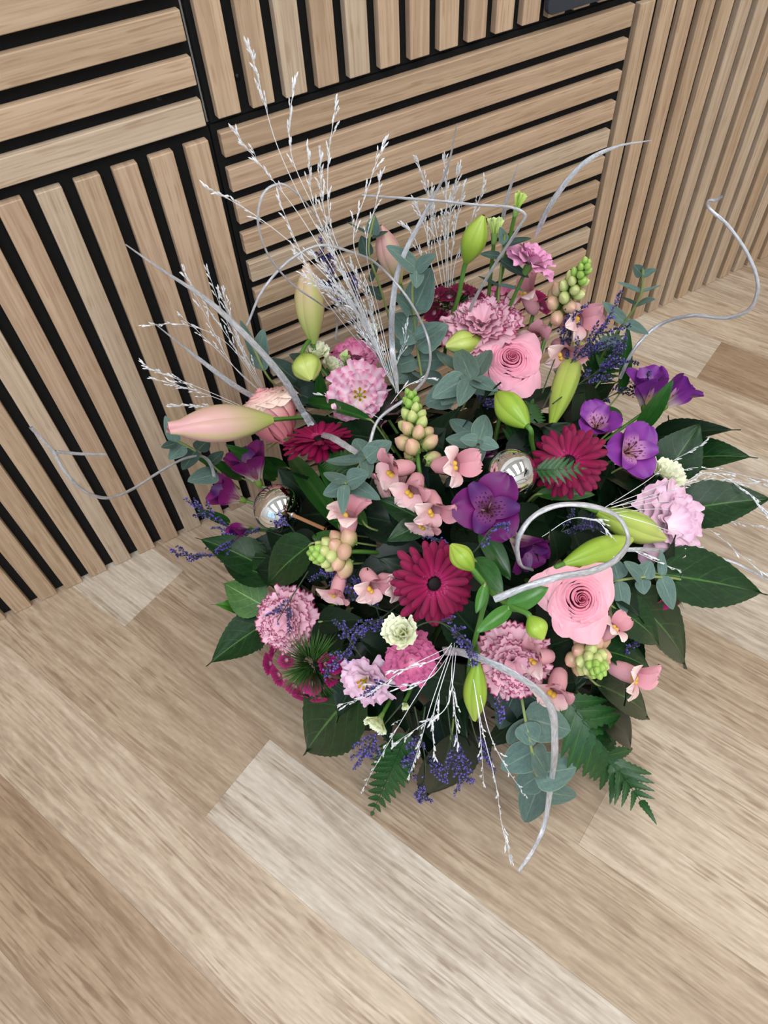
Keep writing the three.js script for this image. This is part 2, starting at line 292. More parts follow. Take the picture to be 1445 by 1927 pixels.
// frilled flowers: carnations, lisianthus
function frilly(kind, name, category, group, x, y, r, dir, out, label, spec, roll) {
  const o = head(name, label, category, x, y, r, dir, out, group, roll), N = spec.n, base = hexc(spec.base), mid = hexc(spec.mid), edge = hexc(spec.edge);
  const shapes = 10;
  for (let i = 0; i < N; i++) {
    const t = i / (N - 1), key = kind + (i * shapes / N | 0);
    const g = once(key, () => {
      const tt = (i * shapes / N | 0) / (shapes - 1), L = lerp(spec.len[0], spec.len[1], tt);
      return petal({ L, w: u => spec.wide * L * (0.14 + 0.86 * u ** 0.9) * (u > 0.9 ? 1 - (u - 0.9) * spec.round : 1), e0: lerp(spec.e[0], spec.e[1], tt), k: lerp(spec.k[0], spec.k[1], tt), cup: spec.cup, ruf: spec.ruf * (0.7 + 0.3 * tt), rn: spec.rn, rp: 2.2, us: [0, 0.2, 0.4, 0.58, 0.72, 0.83, 0.91, 0.945, 0.97, 1], nv: spec.nv || 16, tooth: spec.tooth, tn: spec.tn, seed: i * 1.31, x0: 0.02,
        col: (u, v) => u > spec.rim ? mix3(mid, edge, Math.min(1, (u - spec.rim) / spec.fade * (0.6 + 0.4 * Math.sin(v * 13 + i)))) : mix3(base, mid, sstep(0.15, 0.75, u)) });
    });
    put('petal', g, petalMat, o, i * 2.39996 + rr(-0.2, 0.2), lerp(spec.y[0], spec.y[1], t), rr(0.92, 1.06));
  }
  if (spec.eye) {
    mesh('pistil', once('pistil', () => mergeGeometries([moved(tint(lathe([[0.03, 0], [0.035, 0.2], [0.06, 0.26], [0.05, 0.33], [0, 0.35]], 8), hexc('#8f9a2c')), M4(V(0, 0, 0), V(0, 1, 0)))])), petalMat, o);
    const sg = once('anther', () => tint(sweep([V(0, 0, 0), V(0.08, 0.22, 0), V(0.13, 0.32, 0)], t => t < 0.7 ? 0.012 : 0.032, 5, 1, 8), hexc('#d9a516')));
    for (let i = 0; i < 6; i++) put('stamen', sg, petalMat, o, i * 1.047, 0.02, 1.35);
  }
  const cal = once('calyx', () => tint(lathe([[0.04, -0.62], [0.13, -0.55], [0.16, -0.3], [0.2, -0.08]], 12), hexc('#6f8f4a')));
  put('calyx', cal, petalMat, o, 0, spec.caly || 0, spec.cals || 1);
  const p = o.position; stem(o, [p.clone().addScaledVector(way(...dir), -0.5 * o.scale.x), spec.stemTo || inward(p, 0.13)], 0.0022);
  return o;
}
const CARN = { n: 34, base: '#efc6d0', mid: '#ecb8c8', edge: '#9c2458', rim: 0.93, len: [0.66, 1.08], wide: 0.66, round: 0.7, e: [1.5, 0.42], k: [-0.75, -0.75], cup: 0.12, ruf: 0.1, rn: 2.1, tooth: 0.1, tn: 8, y: [-0.1, -0.25], nv: 26, fade: 0.018 };
const LIS = { fade: 0.3, n: 20, base: '#f8eff0', mid: '#f2d4e0', edge: '#d6739f', rim: 0.62, len: [0.6, 1.08], wide: 0.66, round: 1.2, e: [1.25, 0.35], k: [-0.55, -0.7], cup: 0.16, ruf: 0.11, rn: 2.0, tooth: 0.06, tn: 5, y: [-0.1, -0.2], eye: true };
const PALE = { ...LIS, rim: 0.78, fade: 0.1, base: '#f6e6ec', mid: '#eccbdb', edge: '#dfb0cb', n: 22 };
const DEEP = { ...LIS, rim: 0.78, fade: 0.1, base: '#edbccd', mid: '#d9759f', edge: '#c95f90', n: 26, eye: false };
const CREAM = { ...LIS, fade: 0.08, n: 16, base: '#dfe3a8', mid: '#eef0cf', edge: '#f3f1dc', rim: 0.85, len: [0.75, 1.1], wide: 0.5, e: [1.5, 1.0], k: [-0.1, -0.45], ruf: 0.06, y: [-0.3, -0.35], eye: false };

// gerbera: two rows of strap petals, a ring of short florets and a dark eye
function gerbera(x, y, r, dir, out, label, roll, droop = 0) {
  const o = head('gerbera', label, 'gerbera', x, y, r, dir, out, 'dark magenta gerberas', roll), A = hexc('#900a44'), B = hexc('#540628'), Pk = hexc('#b31c62');
  const strap = (L, e0, k, sd) => petal({ L, w: u => 0.094 * Math.min(1, 0.42 + u * 1.3) * (u > 0.82 ? Math.sqrt(Math.max(0.02, 1 - ((u - 0.82) / 0.19) ** 2)) : 1), e0, k, cup: -0.12, us: [0, 0.2, 0.45, 0.7, 0.85, 0.94, 1], nv: 4, x0: 0.18, ruf: 0.012, rn: 1, seed: sd, col: (u, v) => mix3(mix3(Pk, A, sstep(0.05, 0.35, u)), B, 0.3 * Math.abs(Math.sin(v * 4.7)) + 0.3 * v * v + 0.25 * u * u) });
  for (let ring = 0; ring < 3; ring++) { const n = [25, 21, 18][ring]; for (let i = 0; i < n; i++) { const s = i % 4, g = once('strap' + ring + s, () => strap([0.83, 0.78, 0.62][ring] * (0.95 + 0.03 * s), [0.1, 0.3, 0.5][ring] - 0.05 * s, [-0.35, -0.4, -0.35][ring], s)); put('petal', g, petalMat, o, i / n * 6.2832 + ring * 0.11 + rr(-0.09, 0.09), ring * 0.02 + rr(-0.03, 0.03), rr(0.9, 1.06)); } }
  mesh('disc', once('gdisc', () => { const l = [tint(new THREE.SphereGeometry(0.16, 14, 8).scale(1, 0.4, 1).translate(0, 0.05, 0), hexc('#120509'))]; for (let i = 0; i < 70; i++) { const rad = 0.155 * Math.sqrt(i / 70), a = i * 2.4; l.push(moved(tint(new THREE.ConeGeometry(0.011, 0.04, 5), hexc('#1d070e')), M4(V(rad * Math.cos(a), 0.10 - rad * 0.25, rad * Math.sin(a)), V(rad * Math.cos(a), 0.4, rad * Math.sin(a)).normalize()))); } return mergeGeometries(l.map(g => g.index ? g.toNonIndexed() : g)); }), petalMat, o);
  const fl = mesh('florets', once('gflor', () => { const l = []; for (let i = 0; i < 260; i++) { const rad = 0.17 + 0.2 * Math.sqrt(hash(i, 1, 4)), a = i * 2.39996; const g = petal({ L: 0.055 + 0.035 * hash(i, 2, 4), w: u => 0.011 * (1 - u * 0.6), e0: 0.95, k: -0.5, us: steps(2), nv: 1, col: u => mix3(hexc('#8f1244'), hexc('#cc4a7c'), u * u) }); l.push(moved(g, new THREE.Matrix4().makeRotationY(-a).setPosition(rad * 0.8 * Math.cos(a), 0.04, rad * 0.8 * Math.sin(a)))); } return mergeGeometries(l); }), petalMat, o); fl.userData.kind = 'stuff';
  mesh('calyx', once('gcal', () => tint(lathe([[0.05, -0.42], [0.14, -0.36], [0.3, -0.14], [0.34, 0.02]], 18), hexc('#6d7d5c'))), petalMat, o);
  const p = o.position; stem(o, [p.clone().addScaledVector(way(...dir), -0.35 * o.scale.x), inward(p, 0.12)], 0.003);
  return o;
}
// lily bud: three thick tepals closing on each other along seams
function tepal(cols, slim, open) {
  const [c0, c1, c2, rib] = cols.map(hexc);
  return grid(steps(18), steps(8, -1, 1), (u, v) => {
    const prof = Math.pow(Math.sin(Math.PI * Math.min(1, 0.05 + 0.93 * u ** 1.08)), 0.8) * slim * (1 - 0.12 * sstep(0.6, 1, u)), a = v * 1.06;
    const lobe = 1 - 0.16 * Math.abs(v) ** 3 + 0.05 * Math.exp(-v * v * 40), r = prof * lobe + (u > 0.9 ? open * (u - 0.9) * 4 * (1 - Math.abs(v)) : 0);
    return [r * Math.cos(a), u, r * Math.sin(a)];
  }, (u, v) => { const s = 0.5 + 0.5 * Math.sin(v * 16); let c = u < 0.5 ? mix3(c0, c1, u * 2) : mix3(c1, c2, u * 2 - 1); c = mix3(c, rib, Math.max(0.75 * Math.exp(-v * v * 30), 0.16 * s)); return c; });
}
function lilyBud(base, tip, wide, outB, outT, label, cols, stemPts, open = 0.03, roll = 0.5, name = 'lily_bud') {
  const b = on(base[0], base[1], outB), t = on(tip[0], tip[1], outT), o = thing(name, label, 'lily bud', b, 'closed lily buds'), L = b.distanceTo(t);
  o.scale.setScalar(L); aim(o, t.clone().sub(b), roll);
  const slim = size(wide / 2, b) / L * 1.02, g = tepal(cols, slim, open);
  for (let i = 0; i < 3; i++) put('tepal', g, waxMat, o, i * 2.0944);
  const pts = stemPts ? stemPts.map(q => q.isVector3 ? q : on(...q)) : [inward(b, 0.05), inward(b, 0.12)];
  const d = t.clone().sub(b).normalize();
  stem(o, [b.clone().addScaledVector(d, 0.04 * L), b.clone().addScaledVector(d, -0.1 * L), ...pts], tt => 0.0030 - 0.0004 * tt);
  return o;
}
const GREEN = ['#83a630', '#9fba45', '#b0c453', '#78992c'], YOUNG = ['#8aa53a', '#b9c766', '#cdd47c', '#7f9a34'], BLUSH = ['#a3b650', '#d3a9a0', '#d79aa4', '#c0b978'], BLUSHTALL = ['#a3bb5e', '#d0c688', '#d6a798', '#b9c568'];
// snapdragon: a spike of buds above open two-lipped florets
const eggBud = (c, c2) => grid(steps(8), steps(10, -1, 1), (u, v) => { const r = 0.4 * Math.sin(Math.PI * Math.min(1, 0.06 + 0.94 * u)) ** 0.7 * (1 + 0.1 * Math.cos(v * Math.PI * 2 + u * 3)); return [r * Math.cos(v * Math.PI), u, r * Math.sin(v * Math.PI)]; }, (u) => mix3(hexc(c), hexc(c2), u));
function floretParts() {
  const P = hexc('#da9ea6'), Q = hexc('#c77f8c'), W = hexc('#eed2cc'), Y = hexc('#dcb04a');
  const lobe = (L, wd, e0, k, c, c2, s) => petal({ L, w: u => wd * Math.sin(Math.PI * Math.min(0.93, 0.2 + 0.73 * u)), e0, k, cup: 0.15, ruf: 0.05, rn: 2, seed: s, x0: 0.15, y0: 0.5, us: steps(7), nv: 6, col: u => mix3(c, c2, u) });
  const ry = (g, a) => moved(g, new THREE.Matrix4().makeRotationY(a));
  return {
    tube: tint(lathe([[0.08, -0.25], [0.2, -0.1], [0.24, 0.2], [0.22, 0.52]], 12), P),
    upper_lip: mergeGeometries([ry(lobe(0.62, 0.3, 1.5, -1.5, Q, P, 1), 0.38), ry(lobe(0.62, 0.3, 1.5, -1.5, Q, P, 2), -0.38)]),
    lower_lip: mergeGeometries([ry(lobe(0.55, 0.24, 0.9, -1.6, P, W, 3), Math.PI), ry(lobe(0.55, 0.26, 0.9, -1.6, P, W, 4), Math.PI - 0.85), ry(lobe(0.55, 0.26, 0.9, -1.6, P, W, 5), Math.PI + 0.85)]),
    palate: tint(mergeGeometries([new THREE.SphereGeometry(0.085, 8, 6).scale(0.9, 1.3, 1).translate(-0.16, 0.53, 0.06), new THREE.SphereGeometry(0.085, 8, 6).scale(0.9, 1.3, 1).translate(-0.16, 0.53, -0.06)]), Y),
  };
}
function snapdragon(base, tip, outB, outT, label, budW, florets, opts = {}) {
  const b = on(base[0], base[1], outB), t = on(tip[0], tip[1], outT), o = thing('snapdragon', label, 'snapdragon', b, 'peach pink snapdragons'), L = b.distanceTo(t), ax = t.clone().sub(b).normalize(); o.updateMatrixWorld();
  stem(o, [inward(b, 0.08), b, b.clone().lerp(t, 0.5), t.clone().addScaledVector(ax, -0.003)], 0.0024);
  const tiny = once('tinybud', () => eggBud('#5f8f35', '#a3c45e')), small = once('smallbud', () => eggBud('#86a64c', '#cdd08c')), big = once('bigbud', () => eggBud('#aab46c', '#d9a593')), sep = once('budsepal', () => tint(petal({ L: 0.62, w: u => 0.24 * (1 - u) ** 0.6, e0: 0.55, k: 1.1, x0: 0.1, us: steps(3), nv: 2 }), hexc('#86a855')));
  const n = Math.round((opts.n || 22) * 1.3), q = new THREE.Quaternion().setFromUnitVectors(V(0, 1, 0), ax), s0 = size(budW, b);
  for (let i = 0; i < n; i++) {
    const f = i / (n - 1), a = i * 2.39996, h = lerp(opts.from || 0.25, 0.98, f ** 0.8), g = f > 0.66 ? tiny : f > 0.3 ? small : big, s = s0 * lerp(1.2, 0.5, f ** 0.8), rad = lerp(0.0075, 0.001, f);
    const d = V(Math.cos(a), lerp(0.45, 1.6, f), Math.sin(a)).normalize().applyQuaternion(q), m = mesh('bud', g, waxMat, o);
    m.position.copy(ax).multiplyScalar(h * L).add(V(Math.cos(a), 0, Math.sin(a)).applyQuaternion(q).multiplyScalar(rad)); m.scale.setScalar(s); m.quaternion.setFromUnitVectors(V(0, 1, 0), d);
    if (f < 0.66) for (let j = 0; j < 4; j++) put('sepal', sep, petalMat, m, j * 1.57 + 0.4, 0.02);
  }
  const F = once('floret', floretParts);
  for (const [fx, fy, r, dir, out, roll] of florets) {
    const p = on(fx, fy, out), m = mesh('floret', F.tube, petalMat, o); m.position.copy(p.clone().sub(b)); m.scale.setScalar(size(r * 1.95, p)); m.quaternion.setFromUnitVectors(V(0, 1, 0), way(...dir)).multiply(new THREE.Quaternion().setFromAxisAngle(V(0, 1, 0), roll));
    for (const k of ['upper_lip', 'lower_lip', 'palate']) mesh(k, F[k], petalMat, m);
  }
  return o;
}
// alstroemeria: broad outer tepals, narrow streaked inner ones
const streak = picture(128, 128, (x, y) => {
  const u = x / 127, v = (y / 127 - 0.5) * 2; let c = u < 0.55 ? mix3([226, 206, 150], [222, 178, 206], sstep(0.15, 0.5, u)) : mix3([222, 178, 206], [142, 62, 162], sstep(0.55, 0.85, u));
  const q = v * 3.4, i = Math.round(q), k = Math.abs(q - i) < 0.13 * (1 - 0.4 * u) + 0.02 && ((u * 7 + i * 0.43 + 9) % 1) < 0.42 && u > 0.22 && u < 0.68 && Math.abs(v) < 0.75; return k ? [78, 16, 58] : c;
});
function alstroemeria(x, y, r, dir, out, label, openness, tone, roll) {
  const o = head('alstroemeria', label, 'alstroemeria', x, y, r, dir, out, 'purple alstroemerias', roll), [c0, c1] = tone.map(hexc), k = tone[1] + openness;
  const wide = once('aw' + k, () => petal({ L: 1.2, w: u => 0.47 * Math.sin(Math.PI * Math.min(0.94, 0.06 + 0.88 * u ** 1.5)) ** 0.75 + 0.03, e0: 1.35, k: -1.35 * openness, cup: 0.2, ruf: 0.06, rn: 1.6, seed: openness * 9, us: steps(10), nv: 8, col: (u, v) => mix3(mix3(hexc('#d8c3b4'), c0, sstep(0.1, 0.45, u)), c1, Math.min(1, Math.abs(Math.sin(v * 9)) * 0.35 + sstep(0.6, 1, u) * 0.4)) }));
  const slim = once('as' + k, () => petal({ L: 1.08, w: u => 0.25 * Math.sin(Math.PI * Math.min(0.95, 0.06 + 0.87 * u ** 1.3)) ** 0.9 + 0.02, e0: 1.4, k: -1.15 * openness, cup: 0.4, us: steps(9), nv: 6 }));
  const sm = once('streakMat' + tone[1], () => phys({ map: streak, color: tone[1] !== '#642082' ? '#8f5f98' : '#dcc0e0', roughness: 0.5, side: THREE.DoubleSide }));
  for (let i = 0; i < 3; i++) { put('tepal', wide, silkMat, o, i * 2.0944 + rr(-0.12, 0.12), -0.35 + rr(-0.03, 0.03)); put('inner_tepal', slim, sm, o, i * 2.0944 + 1.0472 + rr(-0.15, 0.15), -0.33); }
  if (openness > 0.7) { const st = once('astamen', () => tint(sweep([V(0.02, 0, 0), V(0.1, 0.5, 0), V(0.24, 0.72, 0)], tt => tt < 0.8 ? 0.014 : 0.035, 5, 1, 9), hexc('#6d3a4f'))); for (let i = 0; i < 5; i++) put('stamen', st, silkMat, o, i * 1.2 + 0.3, -0.33, rr(0.85, 1)); }
  mesh('calyx', once('acal', () => tint(lathe([[0.03, -0.62], [0.1, -0.52], [0.13, -0.38], [0.1, -0.3]], 8), hexc('#6f8d3d'))), silkMat, o);
  const p = o.position; stem(o, [p.clone().addScaledVector(way(...dir), -0.55 * o.scale.x), inward(p, 0.12)], 0.002);
  return o;
}
// sweet william: small fringed florets on a cushion of needle bracts
function sweetWilliam(x, y, r, dir, out, label, spots, tone, bracts = 150) {
  const o = head('sweet_william', label, 'sweet william', x, y, r, dir, out, 'dark magenta sweet williams', 0), [a, b] = tone.map(hexc);
  const fl = once('swf' + tone[0], () => { const l = []; for (let i = 0; i < 5; i++) l.push(moved(petal({ L: 0.9, w: u => 0.08 + 0.5 * u ** 1.2, e0: 0.8, k: -0.8, tooth: 0.16, tn: 6, ruf: 0.04, us: [0, 0.3, 0.6, 0.8, 0.92, 1], nv: 10, seed: i, col: u => mix3(mix3(hexc('#e7b6c6'), a, sstep(0, 0.15, u)), b, sstep(0.4, 0.95, u)) }), new THREE.Matrix4().makeRotationY(i * 1.2566))); return mergeGeometries(l); });
  if (bracts) { const nb = mesh('bracts', once('swb' + bracts, () => { const l = []; for (let i = 0; i < bracts; i++) { const th = Math.acos(1 - hash(i, 1, 6) * 0.9), az = i * 2.39996, d = V(Math.sin(th) * Math.cos(az), Math.cos(th), Math.sin(th) * Math.sin(az)); const g = petal({ L: 0.5 + 0.3 * hash(i, 2, 6), w: u => 0.022 * (1 - u), e0: 0, k: -0.5, us: steps(3), nv: 1, x0: 0.25, col: u => mix3(hexc('#24401c'), hexc('#4f7a35'), u) }); l.push(moved(g, new THREE.Matrix4().makeRotationFromQuaternion(new THREE.Quaternion().setFromUnitVectors(V(1, 0, 0), d)))); } return mergeGeometries(l); }), petalMat, o); nb.userData.kind = 'stuff'; }
  o.updateMatrixWorld(true); const inv = o.matrixWorld.clone().invert();
  for (const [fx, fy, fr, fd] of spots) { const p = on(fx, fy, out + 0.008), m = mesh('floret', fl, petalMat, o); m.position.copy(p.clone().applyMatrix4(inv)); m.scale.setScalar(1.55 * fr / r); m.quaternion.copy(o.quaternion).invert().multiply(new THREE.Quaternion().setFromUnitVectors(V(0, 1, 0), way(...fd))).multiply(new THREE.Quaternion().setFromAxisAngle(V(0, 1, 0), fx)); }
  const p = o.position; stem(o, [p, inward(p, 0.1)], 0.0025);
  return o;
}
// leaves between two places; hint is the way the upper face looks
const leafMats = {
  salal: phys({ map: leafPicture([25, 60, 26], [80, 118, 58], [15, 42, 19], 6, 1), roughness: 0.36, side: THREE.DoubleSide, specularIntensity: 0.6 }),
  pale: phys({ map: leafPicture([74, 112, 52], [140, 168, 104], [52, 92, 42], 6, 2), roughness: 0.5, side: THREE.DoubleSide }),
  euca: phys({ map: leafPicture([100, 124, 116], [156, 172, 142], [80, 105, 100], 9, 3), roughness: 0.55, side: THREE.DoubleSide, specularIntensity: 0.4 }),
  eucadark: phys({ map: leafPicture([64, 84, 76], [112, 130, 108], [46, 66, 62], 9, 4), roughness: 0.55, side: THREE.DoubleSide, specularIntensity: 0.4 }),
  strap: phys({ map: leafPicture([44, 96, 34], [84, 136, 60], [30, 72, 28], 0.2, 5), roughness: 0.32, side: THREE.DoubleSide }),
  bright: phys({ map: leafPicture([66, 122, 36], [112, 160, 64], [50, 102, 30], 0.2, 6), roughness: 0.3, side: THREE.DoubleSide }),
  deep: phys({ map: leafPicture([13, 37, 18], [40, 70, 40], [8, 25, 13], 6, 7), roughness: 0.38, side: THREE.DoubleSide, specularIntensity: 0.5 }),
};
const leafForm = {
  salal: v => petal({ w: u => 0.56 * Math.sin(Math.PI * Math.min(1, (u * 1.12) ** 0.66 * 0.985)) ** 0.9 * (1 - 0.28 * u) * (u < 0.86 ? 1 : Math.max(0, 1 - (u - 0.86) / 0.14)) * (1 + 0.025 * Math.sin(u * 90)) + 0.03 * (1 - u) * sstep(0.8, 0.88, u) + 0.004, e0: 0.16 + 0.08 * v, k: -0.5 - 0.15 * v, fold: 0.16, ruf: 0.02, rn: 1.5, seed: v * 2, us: steps(40), nv: 8 }),
  round: v => petal({ w: u => 0.5 * Math.sin(Math.PI * Math.min(1, 0.04 + 0.96 * u ** 0.68)) ** 0.62 * (1 - 0.18 * u), e0: 0.2 - 0.12 * v, k: -0.4 + 0.25 * v, fold: 0.06 + 0.04 * v, us: steps(16), nv: 8 }),
  strap: v => petal({ w: u => 0.5 * Math.sin(Math.PI * Math.min(1, 0.03 + 0.97 * u ** 0.8)) ** 0.8, e0: 0.25, k: -0.6, fold: 0.22, ruf: 0.02, rn: 1, seed: v, us: steps(14), nv: 6 }),
};
function leafMesh(name, parent, form, matKey, B, T, W, hint, v) {
  const g = once('leaf' + form + v, () => leafForm[form](v)), m = mesh(name, g, leafMats[matKey], parent), X = T.clone().sub(B), L = X.length(); X.normalize();
  const Y = hint.clone().addScaledVector(X, -hint.dot(X)).normalize(), Z = X.clone().cross(Y);
  m.quaternion.setFromRotationMatrix(new THREE.Matrix4().makeBasis(X, Y, Z)); m.scale.set(L * 1.03, (L + W) / 2, W);
  m.position.copy(B); if (parent) m.position.sub(parent.position); return m;
}
function salal(base, tip, wide, outB, outT, label, matKey = 'salal', hint = [0, 0.5, 1], form = 'salal', v = 0, name = 'salal_leaf', group = 'dark green salal leaves') {
  const B = on(base[0], base[1], outB), T = on(tip[0], tip[1], outT), o = thing(name, label, 'leaf', B, group);
  leafMesh('blade', o, form, matKey, B, T, size(wide, T.clone().lerp(B, 0.5)), way(...hint), v);
  const e = B.clone().lerp(T, 0.1); stem(o, [e, B, inward(B, 0.05)], 0.0012, greyStem, 'petiole');
  return o;
}
function eucalyptus(label, stemPts, leaves, dark = false, stemR = 0.0015) {
  const pts = stemPts.map(q => on(...q)), o = thing('eucalyptus_sprig', label, 'eucalyptus', pts[0], 'grey green eucalyptus sprigs'); o.updateMatrixWorld();
  stem(o, pts, stemR, greyStem);
  leaves.forEach(([bx, by, tx, ty, w, ob, ot, mk], i) => {
    const B = on(bx, by, ob), T = on(tx, ty, ot === undefined ? ob : ot);
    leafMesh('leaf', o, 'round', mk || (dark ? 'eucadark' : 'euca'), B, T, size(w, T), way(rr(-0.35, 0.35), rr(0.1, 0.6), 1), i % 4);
  });
  return o;
}

// ---------- fillers: ferns, sea lavender, silvered grasses and rattan ----------
const at = q => q[3] ? onZ(q[0], q[1], q[2]) : on(q[0], q[1], q[2] || 0);
const fernMat = phys({ map: leafPicture([34, 84, 32], [70, 120, 52], [22, 60, 26], 12, 8), roughness: 0.42, side: THREE.DoubleSide });
function fern(label, path, widest, hint = [0, 0.4, 1], n = 11) {
  const pts = path.map(at), o = thing('fern_frond', label, 'fern', pts[0], 'dark green leatherleaf fern fronds'); o.updateMatrixWorld();
  const curve = new THREE.CatmullRomCurve3(pts), W = size(widest, pts[1]), H = way(...hint);
  stem(o, pts, t => 0.0011 - 0.0007 * t, darkStem, 'rachis');
  const pin = v => once('pinna' + v, () => petal({ w: u => Math.max(0.012, (0.5 * (1 - u) ** 0.75 * Math.min(1, 0.35 + u * 5)) * (0.72 + 0.28 * Math.abs(Math.sin(u * 22)))), e0: 0.12, k: -0.5, fold: 0.15, us: steps(36), nv: 2 }));
  for (let i = 0; i <= n; i++) for (const s of i === n ? [0] : [-1, 1]) {
    const f = i / n, t = Math.min(0.995, lerp(0.12, 1, f)), p = curve.getPoint(t), d = curve.getTangent(t), side = d.clone().cross(H).normalize();
    const L = s ? W * 0.55 * Math.sin(Math.PI * (0.3 + 0.62 * f)) ** 1.2 + 0.006 : W * 0.3, dir = s ? side.multiplyScalar(s).addScaledVector(d, 0.75 + 0.5 * f).normalize() : d;
    leafDirect('pinna', o, pin(0), fernMat, p, dir, L, L * 0.42, H);
  }
  return o;
}
function leafDirect(name, o, g, m, p, X, L, W, hint) {
  const q = mesh(name, g, m, o), Y = hint.clone().addScaledVector(X, -hint.dot(X)).normalize(), Z = X.clone().cross(Y);
  q.quaternion.setFromRotationMatrix(new THREE.Matrix4().makeBasis(X, Y, Z)); q.scale.set(L, L, W); q.position.copy(p).sub(o.position); return q;
}
const lavMat = std({ vertexColors: true, color: '#ffffff', roughness: 0.8, side: THREE.DoubleSide });
const lavStem = std({ color: '#3c4a33', roughness: 0.8 });
function lavender(label, path, spread = 1, n = 8, pale = 0) {   // sea lavender: wiry stem, side twigs set with tiny violet florets
  const pts = path.map(at), o = thing('sea_lavender_sprig', label, 'sea lavender', pts[0], 'violet sea lavender sprigs'); o.updateMatrixWorld();
  const curve = new THREE.CatmullRomCurve3(pts), len = curve.getLength(), twigs = [], fl = [];
  stem(o, pts, t => 0.0009 - 0.0005 * t, lavStem);
  const bell = once('bell', () => { const g = lathe([[0.0, 0], [0.28, 0.35], [0.3, 0.6], [0.52, 1]], 5).toNonIndexed(), p = g.attributes.position, c = []; for (let i = 0; i < p.count; i++) c.push(...(p.getY(i) > 0.5 ? hexc('#7364bd') : hexc('#34323d'))); g.setAttribute('color', new THREE.Float32BufferAttribute(c, 3)); g.computeVertexNormals(); return g; });
  const bell2 = once('bell2', () => { const g = bell.clone(), p = g.attributes.position, c = []; for (let i = 0; i < p.count; i++) c.push(...(p.getY(i) > 0.7 ? hexc('#55508f') : hexc('#2c2c35'))); g.setAttribute('color', new THREE.Float32BufferAttribute(c, 3)); return g; });
  const dress = (c, a, b, m) => { for (let i = 0; i < m; i++) { const t = lerp(a, b, i / (m - 1 || 1)), p = c.getPoint(t), d = c.getTangent(t), s = V(rr(-1, 1), rr(-0.3, 1), rr(-1, 1)); s.addScaledVector(d, -s.dot(d)).normalize(); const dir = d.clone().multiplyScalar(0.8).addScaledVector(s, 0.9).normalize(); fl.push(moved(rnd() < 0.55 - pale ? bell : bell2, M4(p.clone().addScaledVector(s, 0.0007).sub(o.position), dir, rr(0.0018, 0.0030)))); } };
  for (let i = 0; i < n; i++) {
    const t = lerp(0.35, 0.95, i / (n - 1)), p = curve.getPoint(t), d = curve.getTangent(t), s = V(rr(-1, 1), rr(-1, 1), rr(-1, 1)); s.addScaledVector(d, -s.dot(d)).normalize();
    const L = len * spread * rr(0.16, 0.3) * (1.25 - t * 0.7), e = p.clone().addScaledVector(d, L * 0.95).addScaledVector(s, L * 0.5), mid = p.clone().lerp(e, 0.5).addScaledVector(s, -L * 0.06);
    twigs.push([p, mid, e]); dress(new THREE.CatmullRomCurve3([p, mid, e]), 0.3, 1, Math.max(5, Math.round(L / 0.0013)));
  }
  dress(curve, 0.72, 1, Math.max(6, Math.round(len * 0.3 / 0.0013)));
  mesh('twigs', mergeGeometries(twigs.map(w => sweep(w.map(p => p.clone().sub(o.position)), 0.00035, 4, 1, 5))), lavStem, o).userData.kind = 'stuff';
  mesh('florets', mergeGeometries(fl), lavMat, o).userData.kind = 'stuff';
  return o;
}
const silver = phys({ color: '#f2f4f8', metalness: 0.2, roughness: 0.38, specularIntensity: 1 });
const glitterTex = picture(256, 256, (x, y) => { const n = hash(x >> 1, y >> 1, 9), m = noise(x / 3, y / 24, 12) * 0.5 + noise(x / 11, y / 60, 13) * 0.5; const v = 168 + m * 62 + (n > 0.93 ? 70 : 0) - (n < 0.1 ? 45 : 0); return [v, v, v + 3]; });
const glitter = phys({ map: glitterTex, color: '#f8f8fb', metalness: 0.42, roughness: 0.36, bumpMap: glitterTex, bumpScale: 0.0003 });
